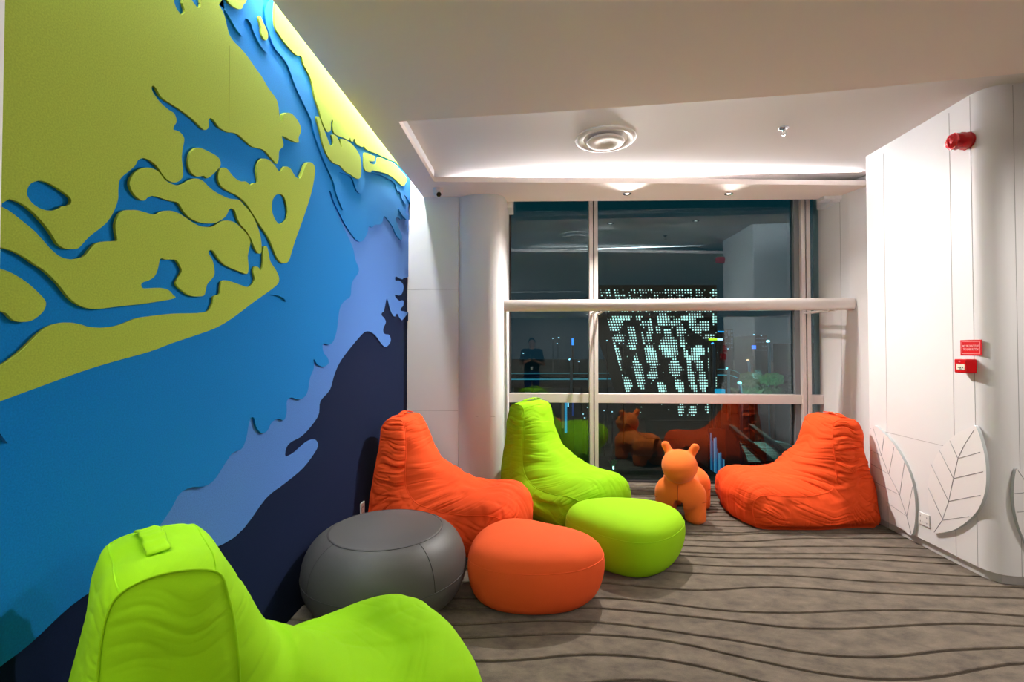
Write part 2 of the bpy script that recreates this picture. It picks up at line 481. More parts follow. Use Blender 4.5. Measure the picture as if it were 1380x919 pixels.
# ---- ceiling: slab with the tray opening, stopping short of the felt wall (light slot) and of the glass (blind pocket)
tray = [(-0.992, 3.255), (0.3, 3.165), (1.638, 3.054), (2.8, 2.893), (4.6, 2.62), (4.6, 4.80), (3.18, 4.80), (1.1, 4.62), (-1.009, 4.452)]
out = [(-1.222, -4.0), (6.3, -4.0), (6.3, 5.2), (2.93, 5.215), (1.37, 5.16), (-0.29, 5.10), (-0.29, 5.12), (-0.375, 5.12), (-0.375, 4.97), (-1.222, 4.97)]
ce = fill_solid('ceiling', [out, tray], 0.05, CEIL, frame_z(ZC + 0.05)); tag(ce, kind='structure')
CEIL2 = mat('tray_paint', (234, 230, 229), 0.7, 0, 0.25)
tr = box('ceiling_tray', -1.10, 4.8, 2.5, 5.1, ZR, ZR + 0.01, CEIL2); tag(tr, kind='structure')
# side faces of the tray
def riser(name, a, b, z0, z1, t, m):
    a = Vector((*a, 0)); b = Vector((*b, 0)); d = (b - a).normalized(); n = Vector((-d.y, d.x, 0)) * t
    return prism(name, [a.to_tuple()[:2], b.to_tuple()[:2], (b + n).to_tuple()[:2], (a + n).to_tuple()[:2]], z0, z1, m)
for nm, a, b, z1 in (('trim_1', (-0.992, 3.255), (-1.009, 4.452), ZR), ('trim_2', (-0.992, 3.10), (-0.992, 3.255), ZR)):
    r = riser(nm, a, b, ZC + 0.049, z1, 0.02, CEIL2); tag(r, kind='structure')
# pocket above the glass and slot above the felt
cu = box('ceiling_upper', XL - 0.25, 6.3, -4.0, YG + 0.12, 3.47, 3.52, CEIL); tag(cu, kind='structure')
pk = box('trim_3', -0.37, 3.11, YG - 0.02, YG + 0.10, 3.30, 3.47, WHITE); tag(pk, kind='structure')
sl_ = box('trim_4', -1.222, -1.20, -4.0, 4.97, ZC + 0.05, 3.47, CEIL); tag(sl_, kind='structure')
for i, (x0, x1) in enumerate(((-0.372, -0.30), (3.045, 3.125))):
    t = box('trim_%d' % (5 + i), x0, x1, 5.12, 5.40, onY(690, 286, 5.3).z, 3.47, WHITE); tag(t, kind='structure')
t = box('trim_7', 2.95, 3.16, 5.10, 5.215, ZC - 0.035, ZC + 0.02, WHITE); tag(t, kind='structure')

# ================================================================== FELT MURAL ON THE LEFT WALL
FT = 0.010
YM0 = onX(4.6, 60, XL + 4 * FT).y
mural = empty('wall_mural', (XL, 3.0, 0))
tag(mural, 'layered felt map mural in green, blue and navy covering the left wall', 'wall art')
def wallpts(px, X, k=4, smooth=True):
    q = catmull(px, k) if smooth else px
    res = []
    for a, b in q:
        a = min(a, 640)
        p = onX(a, b, X)
        yy = min(max(p.y, YM0), YB - 0.004); zz = min(max(p.z, 0.02), 3.40)
        if res and abs(res[-1][0] - yy) + abs(res[-1][1] - zz) < 1e-4: continue
        res.append((yy, zz))
    return res
def sheet(name, outline, level, m, holes=(), raw_tail=(), label=None):
    """outline traced on the photograph, put on the wall at its own height of relief"""
    X = XL + level * FT
    pts = wallpts(outline, X)
    for c in raw_tail: pts.append(c)
    loops = [pts] + [wallpts(h, X) for h in holes]
    o = fill_solid(name, loops, level * FT + 0.004, m, frame_x(X), bevel=0.0)
    o.parent = mural; o.matrix_parent_inverse = Matrix.Translation((-mural.location.x, -mural.location.y, 0))
    if label: o['label'] = label
    return o
TOP = 3.40
e_ = box('edge_trim', XL - 0.012, XL + 4 * FT + 0.002, YM0 - 0.05, YM0, 0.0, TOP, WHITE)
e_.parent = mural; e_.matrix_parent_inverse = Matrix.Translation((-mural.location.x, -mural.location.y, 0)); e_['label'] = 'white end trim'
o = box('backing_sheet', XL - 0.012, XL, YM0, YB - 0.002, 0.0, TOP, FELT_NAVY)
o.parent = mural; o.matrix_parent_inverse = Matrix.Translation((-mural.location.x, -mural.location.y, 0)); o['label'] = 'navy felt backing sheet'

peri = [(40,800),(100,770),(180,752),(250,750),(316,724),(358,672),(383,652),(409,630),(427,605),(427.5,595.5),(422,592),(412,597),(396,611),(385,615),(386,603.6),(392.5,595.5),(409,585.6),(428.5,561),(431.7,541),(444.7,525),(451,504),(461,483.5),(485.5,453),(495,446.5),(505,451),(515,464.4),(521,467),(526.6,459.5),(524.6,451.5),(519.7,450.4),(516.8,448),(516.8,442),(520,434.4),(518,429),(514.5,425),(514.8,421.4),(517.5,418.8),(520.2,406),(521.6,402.5),(523.2,407),(525.5,416),(529,424),(532.4,426.6),(535,422.7),(538.3,428),(542,431.6),(545.5,431.8)]
peri2 = [(545.5,419.4),(540.3,418.8),(540.3,415.5),(543.5,411.6),(543.5,405),(538.3,405.4),(533,400.5),(533,397.2),(539.6,397.9),(543.3,391.3),(543.3,383.5),(538.3,378.3),(533,377.9),(533.4,372.4),(539,375),(542.9,376.3),(544.9,373)]
X = XL + FT
pp = [(YM0, onX(5, 820, X).z)] + wallpts(peri, X)[6:-6]
# straight-cut ends are added in wall coordinates
e1 = onX(545.5, 431.8, X)
pp += [(YB - 0.004, e1.z), (YB - 0.004, onX(546, 419.4, X).z)] + wallpts(peri2, X)[4:-6] + [(YB - 0.004, onX(546, 371, X).z), (YB - 0.004, TOP), (YM0, TOP)]
o = fill_solid('felt_layer', [pp], FT + 0.004, FELT_PERI, frame_x(X)); o.parent = mural
o.matrix_parent_inverse = Matrix.Translation((-mural.location.x, -mural.location.y, 0)); o['label'] = 'periwinkle felt layer'

blueA = [(-12,912),(0,898.6),(40,868),(95,817),(150,778),(195,735),(228,690),(242,665.6),(258,656.5),(272,656),(288,647.7),(304.4,623),(314,610),(325.6,605),(332,590.5),(335.4,571),(338.7,562.5),(342.6,563.8),(345,574),(351.8,583.4),(360,580.8),(366.4,569),(374.6,564.4),(382.8,566),(386.5,556),(386.7,541),(392.5,535.7),(404,538.3),(413.8,530),(418,509),(423,496),(422.8,484),(428.3,491.5),(436.6,494),(443,489.4),(441.6,482),(436,474.5),(435.3,463.2),(443,464.6),(449.5,459.5),(454.4,443),(457.7,417),(464,405.7),(472.4,399),(474.5,381),(483.8,365),(479,350),(475.7,334),(464,308),(454,286),(447,270),(443.5,258.5),(446,259),(449.8,271),(457.4,286.9),(465,302),(474.2,315.8),(480.3,323.4),(486.4,325.7),(491,322),(495.5,312.8),(497,305.5),(502.2,306.3),(504.7,302.9),(513,302.3),(516,297.5),(518.4,291.4),(526,300.6),(530.6,308.2),(533.6,315.8),(540.5,324),(542,318),(537,306),(533,295),(537,293),(541,296.5),(545,291),(549,292)]
X = XL + 2 * FT
pa = wallpts(blueA, X)
pa = [(YM0, pa[4][1] - 0.02)] + pa[4:-5] + [(YB - 0.004, onX(548, 292, X).z), (YB - 0.004, TOP), (YM0, TOP)]
o = fill_solid('felt_layer', [pa], 2 * FT + 0.004, FELT_BLUE, frame_x(X)); o.parent = mural
o.matrix_parent_inverse = Matrix.Translation((-mural.location.x, -mural.location.y, 0)); o['label'] = 'bright blue felt layer'

B1 = [(366,-20),(364.5,-4),(362,2),(358.7,7),(357,16),(358.7,31.6),(362.5,43.5),(366.9,57.7),(372.3,67.5),(378.9,75),(385.4,83.8),(389.7,92.5),(397,113),(404.7,130.6),(413.4,148),(420,163),(424,180.7),(430.8,201),(437.6,218.3),(443.7,232),(449.8,245.7),(452.9,259.4),(457.4,271.6),(461.2,280.8),(463.5,282.5),(463.2,272),(460.5,252),(457.2,234),(460,233),(466,235),(472,237.5),(475.7,242.7),(478,250),(481,257),(486,261),(490,256),(492,246),(494,236),(498,232.8),(510,234.5),(521,239.6),(532,247),(535,256.4),(539.5,259.4),(541.5,267),(546.4,275),(546.6,268),(545,262),(548,263.5)]
X = XL + 3 * FT
pb_ = wallpts(B1, X)
pb_ = pb_[6:-4] + [(YB - 0.004, onX(549, 265, X).z), (YB - 0.004, TOP), (pb_[6][0], TOP)]
o = fill_solid('raised_felt', [pb_], 3 * FT + 0.004, FELT_BLUE2, frame_x(X)); o.parent = mural
o.matrix_parent_inverse = Matrix.Translation((-mural.location.x, -mural.location.y, 0)); o['label'] = 'raised blue coast strip near the ceiling'
sheet('raised_felt', [(537.4,281.5),(541,288.4),(545,293),(549,296.5),(550,291),(546,286),(541.5,282)], 3, FELT_BLUE2, label='small raised blue scrap at the corner')
sheet('raised_felt', [(284,-40),(290,1),(296,6.5),(301.6,12),(307,19.6),(313.5,30.5),(319,40),(324.4,46.8),(327.5,48.4),(328.5,40),(329,28),(332,24.6),(337.5,30.5),(340.8,40),(346,52),(351.6,62),(357,68.6),(361.6,70.6),(362.8,60),(358,45),(355,32),(353.4,16),(355,0),(358,-30)], 3, FELT_BLUE2, label='raised blue felt between green coast and strait')
A2 = [(23,560),(55,545.5),(87,532),(130,515.5),(174,499),(239.5,473),(300,446),(330,430),(352,406),(363,398.5),(372,397.5),(381,401),(387,405.6),(385,385),(379,360),(383,345),(400,300),(412,262),(418,236),(398,238),(372,215),(368,190),(395,180),(394,160),(374,170),(365,135),(340,95),(312,62),(300,35),(285,-10)]
X = XL + 3 * FT
pq = wallpts(A2, X)
pq = [(YM0, onX(5, 568, X).z)] + pq[1:-6] + [(pq[-4][0], TOP), (YM0, TOP)]
o = fill_solid('raised_felt', [pq], 3 * FT + 0.004, FELT_BLUE2, frame_x(X)); o.parent = mural
o.matrix_parent_inverse = Matrix.Translation((-mural.location.x, -mural.location.y, 0)); o['label'] = 'wide blue felt under the green islands'

G1 = [(289.6,0),(295,6.5),(300.5,16.3),(303.7,25),(306.5,38),(309.7,48),(315.7,56.6),(323.3,64),(331,73),(337.5,81.6),(344,91.4),(352.4,102.5),(361,117.6),(372,132.8),(375.3,143.7),(376.8,156.8),(380.7,163.3),(381.8,158),(382.9,153.5),(389.4,152),(396,155.7),(403.6,166.6),(405.7,176.4),(402.5,185),(402,192.3),(391.6,188.3),(380.3,183),(382,193),(381.6,197.3),(376.4,203.4),(375.6,214),(373.4,220.6),(371,219),(365.5,212.7),(356.8,202.9),(348,199.6),(339.3,197.4),(330.6,189.8),(322,182),(315.4,179),(306.7,178),(295.8,172),(289.3,163.3),(284,159),(281,163.3),(281.6,169.8),(278.4,174.6),(273,173.7),(263,163.3),(243.5,148),(226,137),(217.4,130.6),(210.9,119.7),(206.8,115.4),(204.4,117.6),(206.5,125),(215.2,137),(226,147),(234.8,153),(238,163.3),(234.6,170),(233.9,174.5),(238,176),(243.5,179),(248.3,187),(246,201.8),(245,212.7),(246.8,234.4),(243.5,242),(236,245.8),(227,243),(219.6,235.5),(213,225.7),(206.5,219),(200,214.8),(192.7,213),(186,216),(181.8,223.5),(172,232),(162.2,241),(159.6,254),(159,269),(152.4,286.7),(141.5,302),(119.7,319.3),(106.7,333.5),(98,335.7),(87,334.6),(77.3,328),(69.7,315),(58.8,300.8),(43.5,284.5),(28.3,273.6),(13,268.2),(1,266.7)]
X = XL + 4 * FT
pg = wallpts(G1, X)[:-4]
slitA = wallpts([(234.8,0),(235.5,5.2),(238,11.8),(241.4,16.3),(244.6,19.8),(248.5,17.6),(249.2,13.7),(247.6,8.5),(246.3,3.9),(246.6,0),(248,-30),(234,-30)], X)
slitB = wallpts([(255,-8),(258.7,0),(261.6,4.6),(266.8,10.5),(269.8,9),(270.7,5.2),(270.4,0),(272,-30),(262,-40),(250,-30)], X)
hole = wallpts([(52.3,243.5),(63,245.3),(76,252.3),(87,259.7),(95.4,267),(95.8,273.6),(91,277.3),(85,278.3),(78.4,282.3),(67.5,284),(54.4,281),(43.5,273.6),(37,263.8),(36.6,256.2),(41.4,247.5)], X)
pg = pg + [(YM0, onX(3, 266.7, X).z), (YM0, TOP), (onX(285, -20, X).y, TOP)]
o = fill_solid('green_island', [pg, slitA, slitB, hole], 4 * FT + 0.004, FELT_GREEN, frame_x(X)); o.parent = mural
o.matrix_parent_inverse = Matrix.Translation((-mural.location.x, -mural.location.y, 0)); o['label'] = 'largest green felt landmass, upper left'
sheet('green_island', [(267.5,199),(276,201.8),(293.6,211.6),(297.5,221.4),(293.6,228),(280.6,239.9),(275,237),(265,237.7),(257.7,232),(254.3,221.4),(256,208.3),(261,201.3)], 4, FELT_GREEN)
sheet('green_island', [(197,226),(204.7,226.8),(214.5,232),(222,242),(230.8,247.5),(239.5,249.7),(248.2,247.5),(257,242),(265.4,240.6),(274,244.2),(282.7,253),(293.6,260.6),(308.9,267.5),(322,269.3),(328.5,275.8),(339.3,288.9),(345.9,302),(350.2,315),(352.4,328),(352.4,340),(348,341),(343.7,334.6),(338.3,321.5),(331.7,310.6),(324,302),(318.7,291),(316.5,283.4),(311,280.6),(307.8,284.5),(304.5,291),(295.8,297.6),(287,300.8),(274,300.4),(261,296.5),(250,287.8),(240.3,273.6),(228.6,270.4),(215.5,266),(206.8,263.8),(199.2,266),(193.8,270.4),(185,266),(177.5,256.2),(175.3,245.3),(180.7,234.4),(189.4,228)], 4, FELT_GREEN)
sheet('green_island', [(-14,270),(1,278),(13,284.5),(28.3,296.5),(45.7,310.6),(58.8,324.8),(69.7,336.8),(82.7,346.6),(98,349.4),(113.2,346),(122,335.7),(130.6,328),(143.7,325.4),(155.7,324.8),(158.5,322.6),(156.7,312.8),(156,302),(160.5,290),(167.6,284),(182.9,283),(193.8,285.6),(204.7,288.9),(211.2,288.9),(217.7,285.2),(228.6,283.9),(239.5,286.7),(250.4,293.2),(261.3,300.8),(272,305.2),(286,305.3),(295.8,299.7),(304.5,297),(315.4,299.3),(324,306.3),(332.8,315),(337.2,324.8),(336,334.6),(333.9,345.5),(335,360.7),(332.8,369),(324,366.2),(313.2,361.8),(302.3,356.4),(295.8,349.8),(288.2,339),(283.8,336.6),(281,341),(286,349.8),(288.8,360.7),(288.2,372),(279.5,382.7),(277.3,391.4),(275,398),(267.5,399.5),(256.6,398.4),(245.7,391.4),(237.5,382.7),(239.8,376.2),(245.2,365.3),(242,356.6),(236.5,350),(224,349.8),(216.3,348.5),(213,361),(208.7,371.8),(200,378),(193.8,380),(190.3,383.4),(192.7,388.3),(202.5,388.5),(215.5,388),(226.4,390.5),(233,397),(234,402.3),(196,409),(165.5,412.3),(135,416),(119.7,415.5),(104.5,410),(91.4,399),(80.6,385),(67.5,371),(56.6,362),(47,356),(32.7,346),(17.4,338),(1,333),(-16,328)], 4, FELT_GREEN)
sheet('green_island', [(-14,358),(1,362.4),(15,367.6),(34.8,379.6),(50,392.7),(59.9,403.5),(62,410),(58.8,418.8),(50,427.5),(39.2,433),(26,433.6),(16.3,430),(8.7,422),(1,419),(-14,412)], 4, FELT_GREEN)
sheet('green_island', [(-16,500),(1,492.8),(17.4,482),(32.7,468.9),(47.9,453.6),(63,441.6),(78.4,436.2),(93.6,434.7),(108.9,437.3),(119.7,440.6),(139.3,441.6),(156.8,439.5),(169.8,435),(185,429),(204.7,426),(235,422.7),(276.5,421),(284.8,413),(287.3,406.7),(288.3,399.5),(296.4,396.2),(297.4,387),(299.4,379),(306.7,378),(319.7,382.3),(332.8,386.7),(340,383.8),(343.6,376.2),(341.4,366.4),(343.2,359.6),(348,360),(351.8,364.2),(354.3,356.6),(354.8,343.5),(356,332.7),(360,332.7),(362.2,341.4),(364.4,352.3),(372,364.2),(376,374),(374.2,382.7),(361,393.6),(339.3,408.9),(313.2,428.5),(291.4,441.5),(265.3,451.3),(232.7,462.2),(200,474.3),(152,487.5),(108.9,501),(65.3,516.8),(0,540.7),(-16,546)], 4, FELT_GREEN)
sheet('green_island', [(348,245.3),(345.8,232),(346.9,221.4),(350.8,214.8),(356.8,213.7),(363.3,216),(369.8,222.5),(375.3,230),(378.5,231),(382.9,225),(388.3,225),(392.7,229),(398,237.7),(403.6,240.5),(406.8,236.6),(412.3,222.5),(417.7,218.5),(423.2,222.5),(424.7,232),(421,254),(415.5,273.6),(406.8,299.7),(398,323.7),(392.7,341),(389.4,351),(384,354.8),(376.8,352),(371.6,343.3),(367.2,332.4),(361.6,319.3),(351,304),(340,286.7),(331.4,273.6),(320.4,263.8),(307,257.3),(298.6,250.8),(294.4,242),(295.4,231),(300.2,226),(306.7,228.3),(315.4,238.8),(324,244.2),(331.7,244.7),(337.2,249.2),(342,246.8)], 4, FELT_GREEN, holes=[[(375.3,261.6),(382,263.8),(385.8,273.6),(387.6,286.7),(385.8,296.5),(377.6,302),(372,297.6),(367.2,286.7),(366.6,273.6),(369.8,265)]])
sheet('green_island', [(302,-12),(307,1),(311.4,6.5),(318,10.9),(323.3,12.2),(326.6,10.9),(328.8,5.4),(332,1.6),(336,-20),(318,-40)], 4, FELT_GREEN)
sheet('green_island', [(349.8,21.8),(351.6,22.3),(354.4,29.4),(358.2,37),(360.9,44.6),(361,51),(358.4,54.4),(355.4,52.2),(352.6,45.7),(352,37),(350.3,30.5),(349,24.5)], 4, FELT_GREEN)
G10 = [(372,-8),(370.5,8),(370,27),(372,39),(376.4,46.8),(385,58.8),(394.6,69.7),(400,74.4),(404.4,74.6),(407.4,78),(409,86),(413,94),(418.2,104.5),(421.5,115.4),(424.3,130.9),(430.2,148.3),(432.4,157),(436,168),(440.4,176.6),(442.9,177.9),(445.4,176),(446,169),(446.5,163.5),(448,161.5),(449,164),(448.6,171),(449.6,177.7),(453.5,182),(462.2,185.3),(469.9,188.6),(471.8,185.3),(473,189.5),(475.9,190.8),(477.5,186.4),(479.7,193),(486.2,197.3),(489.7,197.8),(490.3,191.8),(492.7,200.5),(506.9,206.5),(508.5,204.4),(509.6,207.6),(525.4,215),(532,217),(538,216)]
X = XL + 4 * FT
p10 = wallpts(G10, X)[4:-3] + [(YB - 0.3, TOP), (onX(375, -8, X).y, TOP)]
o = fill_solid('green_island', [p10], 4 * FT + 0.004, FELT_GREEN, frame_x(X)); o.parent = mural
o.matrix_parent_inverse = Matrix.Translation((-mural.location.x, -mural.location.y, 0)); o['label'] = 'brightly lit green coast under the ceiling slot'
sheet('green_island', [(426.6,158.2),(428.5,156.7),(430.5,157.8),(433.2,165.7),(438,177.7),(441.4,186.6),(444.6,195),(447,196.2),(449,194),(448.6,187.5),(447.2,182.6),(448.8,181.4),(452,182.4),(454.6,185.5),(457.7,191.8),(460,197.8),(460.5,196),(458.9,190),(459.2,187.3),(462.2,187.3),(468.8,190),(475.3,195.4),(480.6,202),(484.6,209.3),(486.2,216),(487,226),(486.4,236.6),(484,240.8),(479,240),(473.6,235.8),(466.8,232),(460.8,226),(457.6,222.9),(450,219.8),(444.2,213.7),(439.6,206),(435.4,194),(432.4,181),(429,167.9)], 4, FELT_GREEN)
sheet('green_island', [(490.8,207),(494,206),(500,208.4),(505.5,211),(505,216.5),(501,217.5),(497.5,216.5),(499.5,220),(504.6,221.3),(508,219.5),(509,213.4),(512.3,212.2),(521.4,216),(530.6,219.8),(539.7,229),(548.2,240),(546.6,247.2),(543.5,251),(538.2,247.2),(530.6,239.6),(521.4,234.3),(510.8,231.2),(502.4,229.7),(499.3,232),(494,230.8),(491.4,227.4),(490.8,219.8)], 4, FELT_GREEN)
# hairline seams in the green felt
for px, y0, y1 in ((308.5, 60, 172),):
    X = XL + 4 * FT; a = onX(px, y1, X); b = onX(px - 0.5, y0, X)
    SEAM = mat('felt_seam', (138, 150, 50), 0.9)
    s = box('sheet_seam', X - 0.001, X + 0.0006, a.y - 0.0012, a.y + 0.0012, a.z, b.z, SEAM)
    s.parent = mural; s.matrix_parent_inverse = Matrix.Translation((-mural.location.x, -mural.location.y, 0))

# ================================================================== WINDOW
GLASS = bpy.data.materials.new('window_glass'); GLASS.use_nodes = True
nt = GLASS.node_tree; nt.nodes.clear()
go = nt.nodes.new('ShaderNodeOutputMaterial'); gt = nt.nodes.new('ShaderNodeBsdfTransparent'); gg = nt.nodes.new('ShaderNodeBsdfGlossy')
gm = nt.nodes.new('ShaderNodeMixShader'); gf = nt.nodes.new('ShaderNodeFresnel'); gf.inputs[0].default_value = 1.75
gt.inputs[0].default_value = (0.80, 0.93, 0.94, 1); gg.inputs[0].default_value = (0.85, 0.95, 1.0, 1); gg.inputs['Roughness'].default_value = 0.0
nt.links.new(gf.outputs[0], gm.inputs[0]); nt.links.new(gt.outputs[0], gm.inputs[1]); nt.links.new(gg.outputs[0], gm.inputs[2]); nt.links.new(gm.outputs[0], go.inputs[0])
X0, X1 = -0.357, 3.107
win = empty('window_1', (0, YG, 0)); tag(win, kind='structure')
def wbox(name, x0, x1, y0, y1, z0, z1, m, bev=0.004, parent=None):
    o = box(name, x0, x1, y0 - YG, y1 - YG, z0, z1, m, parent or win, bev); return o
mulX = [onY(799.5, 350, YG - 0.05).x, onY(1083.5, 350, YG - 0.05).x]
ztr = onY(900, 537, YG - 0.04).z
zra = onY(900, 411, 4.99).z
HW = 0.048
spans = [(X0, mulX[0] - HW), (mulX[0] + HW, mulX[1] - HW), (mulX[1] + HW, X1)]
for x in mulX:
    for s in (-1, 1):
        wbox('mullion', x + (-HW if s < 0 else 0.006), x + (-0.006 if s < 0 else HW), YG - 0.09, YG + 0.05, 0.0, 3.47, FRAME)
    wbox('gasket', x - 0.006, x + 0.006, YG - 0.07, YG + 0.03, 0.0, 3.47, FRAME_DARK, 0)
for (a, b) in spans:
    wbox('transom', a, b, YG - 0.07, YG + 0.04, ztr - 0.052, ztr + 0.052, FRAME)
    wbox('transom', a, b, YG - 0.05, YG + 0.04, zra - 0.02, zra + 0.05, FRAME)
    wbox('sill', a, b, YG - 0.03, YG + 0.04, 0.0, 0.02, FRAME_DARK, 0)
    for (z0, z1) in ((0.02, ztr - 0.052), (ztr + 0.052, zra - 0.02), (zra + 0.05, 3.47)):
        g = wbox('pane', a - 0.002, b + 0.002, YG - 0.002, YG + 0.002, z0 - 0.002, z1 + 0.002, GLASS, 0)
wbox('gasket', spans[1][1] - 0.055, spans[1][1], YG - 0.045, YG + 0.03, 0.0, 3.47, mat('grey_reveal', (120, 124, 128), 0.5), 0)
wbox('gasket', X0, X0 + 0.022, YG - 0.04, YG + 0.03, 0.0, 3.47, FRAME_DARK, 0)
# thick rail running across in front of the glazing
rail = empty('window_rail', (0, 4.99, zra)); tag(rail, 'thick white horizontal rail crossing the window at mid height', 'rail')
hh, hd = 0.057, 0.055
pr = catmull([(-hd, -hh * .5), (-hd, hh * .5), (-hd * .6, hh), (hd * .6, hh), (hd, hh * .5), (hd, -hh * .5), (hd * .6, -hh), (-hd * .6, -hh)], 4)
n = len(pr); rx0, rx1 = -0.375, 3.145
vs = [(rx0, p[0], p[1]) for p in pr] + [(rx1, p[0], p[1]) for p in pr]
fs = [(i, (i + 1) % n, n + (i + 1) % n, n + i) for i in range(n)] + [tuple(range(n))[::-1], tuple(range(n, 2 * n))]
o = mesh_obj('bar', vs, fs, FRAME, rail); autosmooth(o, 50)
for x in (mulX[0] - 0.02, mulX[0] + 0.05, mulX[1] - 0.02, mulX[1] + 0.05):
    bm = bmesh.new(); add_box(bm, x - 0.012, x + 0.012, 0.0, YG - 0.09 - 4.99, -0.068, -0.05, 0.003); add_box(bm, x - 0.012, x + 0.012, -0.02, 0.0, -0.072, -0.045, 0.003)
    bm_obj('bracket', bm, FRAME, rail)

# ================================================================== CEILING FITTINGS
c = onZ(816, 187.5, ZR)
df = empty('air_diffuser', (c.x, c.y, ZR)); tag(df, 'round white air diffuser set in the raised ceiling tray', 'air diffuser')
VWHITE = mat('diffuser_white', (222, 214, 208), 0.5)
lathe_mesh('ring', [(0.165, 0.03), (0.17, 0.006), (0.19, -0.012), (0.215, -0.016), (0.238, -0.010), (0.246, 0.0), (0.23, 0.002)], VWHITE, df, 64)
lathe_mesh('throat', [(0.0, 0.045), (0.166, 0.045), (0.168, 0.012), (0.164, 0.012), (0.16, 0.04)], mat('throat_dark', (34, 30, 28), 0.9), df, 64)
lathe_mesh('disc', [(0.0, -0.030), (0.05, -0.029), (0.07, -0.037), (0.12, -0.040), (0.146, -0.034), (0.152, -0.026), (0.146, -0.018), (0.08, -0.008), (0.0, -0.006)], VWHITE, df, 64)
c = onZ(1056, 172, ZR)
sp = empty('sprinkler_head', (c.x, c.y, ZR)); tag(sp, 'small chrome fire sprinkler hanging from the raised ceiling tray', 'sprinkler')
lathe_mesh('escutcheon', [(0.0, 0.0), (0.036, 0.0), (0.038, -0.003), (0.030, -0.009), (0.014, -0.012), (0.0, -0.012)], CHROME, sp, 32)
lathe_mesh('stem', [(0.0, -0.011), (0.010, -0.011), (0.010, -0.026), (0.006, -0.030), (0.0, -0.030)], CHROME, sp, 20)
for s in (-1, 1):
    tube('frame_arm', [(0.010 * s, 0, -0.024), (0.018 * s, 0, -0.034), (0.016 * s, 0, -0.046), (0.004 * s, 0, -0.055)], 0.0022, CHROME, sp)
lathe_mesh('deflector', [(0.0, -0.054), (0.020, -0.054), (0.021, -0.056), (0.0, -0.057)], CHROME, sp, 24)
DLE = mat('downlight_glow', (255, 250, 245), 0.3, emit=(255, 248, 240), estr=6)
for i, (x, y) in enumerate(DL):
    d = empty('downlight', (x, y, ZC)); tag(d, ('left' if i == 0 else 'right') + ' one of the two pinhole downlights in the soffit above the window', 'downlight', 'soffit downlights')
    lathe_mesh('bezel', [(0.022, 0.004), (0.024, -0.004), (0.040, -0.005), (0.044, 0.0), (0.040, 0.001), (0.026, 0.001)], CHROME, d, 32)
    lathe_mesh('lamp', [(0.0, -0.001), (0.018, -0.001), (0.022, 0.003), (0.0, 0.004)], DLE, d, 24)
# security camera
c = onZ(590, 254, ZC)
sc_ = empty('security_camera', (c.x, c.y, ZC), 0.25); tag(sc_, 'small white turret security camera under the ceiling beside the felt wall', 'security camera')
lathe_mesh('mount', [(0.0, 0.0), (0.046, 0.0), (0.048, -0.006), (0.044, -0.022), (0.036, -0.030), (0.0, -0.030)], WPLAST, sc_, 40)
def lathe_dir(name, prof, m, parent, loc, d, seg=32):
    o = lathe_mesh(name, prof, m, None, seg)
    q = Vector(d).to_track_quat('Z', 'Y').to_matrix().to_4x4()
    o.data.transform(Matrix.Translation(loc) @ q)
    o.parent = parent; return o
dd = Vector((0.25, -0.80, -0.52)).normalized(); hc = Vector((0.0, -0.01, -0.052))
sph = [(0.043 * math.sin(a), 0.043 * math.cos(a)) for a in np.linspace(PI, 0.62, 16)]
lathe_dir('head', sph + [(0.022, 0.033), (0.0, 0.033)], WPLAST, sc_, hc, dd)
lathe_dir('lens', [(0.0, 0.0345), (0.0235, 0.0345), (0.0245, 0.037), (0.016, 0.040), (0.0, 0.041)], mat('lens_black', (8, 8, 9), 0.08), sc_, hc, dd)

# ================================================================== RIGHT WALL FITTINGS
def u_of(p): return (-p.y, p.z)
# fire alarm sounder, wrapped in red film
a = onX(1306, 190, XR)
sd = empty('alarm_sounder', (XR, a.y, a.z)); tag(sd, 'red cylindrical fire alarm sounder wrapped in shiny film, high on the right wall', 'fire alarm')
bm = bmesh.new(); bmesh.ops.create_cone(bm, cap_ends=True, segments=48, radius1=0.056, radius2=0.052, depth=0.115)
for v in bm.verts: pass
bmesh.ops.subdivide_edges(bm, edges=[e for e in bm.edges if abs(e.verts[0].co.z - e.verts[1].co.z) > 0.05], cuts=10)
bmesh.ops.transform(bm, matrix=Matrix.Rotation(-PI / 2, 4, 'Y') @ Matrix.Identity(4), verts=bm.verts)
for v in bm.verts:
    v.co.x -= 0.0575 + 0.006
    f = 1 + 0.05 * math.sin(9 * v.co.x * 20 + 3 * math.atan2(v.co.y, v.co.z)) + 0.03 * math.sin(5 * math.atan2(v.co.y, v.co.z) + v.co.x * 60)
    v.co.y *= f; v.co.z *= f
bmesh.ops.bevel(bm, geom=[e for e in bm.edges if len(e.link_faces) == 2 and e.calc_face_angle(0) > 1.0], offset=0.012, segments=3, affect='EDGES')
o = bm_obj('body', bm, REDWRAP, sd, True)
lathe_mesh('base', [(0.0, 0.0), (0.052, 0.0), (0.054, -0.008), (0.050, -0.012), (0.0, -0.012)], RED, sd, 40, axis='x')
# a few crinkles of film on the end
for k, (yy, zz, an) in enumerate(((-0.01, 0.02, 0.3), (0.015, -0.01, 1.2), (-0.02, -0.015, 2.2), (0.01, 0.028, 2.7))):
    dy, dz = 0.02 * math.cos(an), 0.02 * math.sin(an)
    tube('film_crinkle', [(-0.121, yy - dy, zz - dz), (-0.125, yy, zz), (-0.121, yy + dy, zz + dz)], 0.004, REDWRAP, sd)
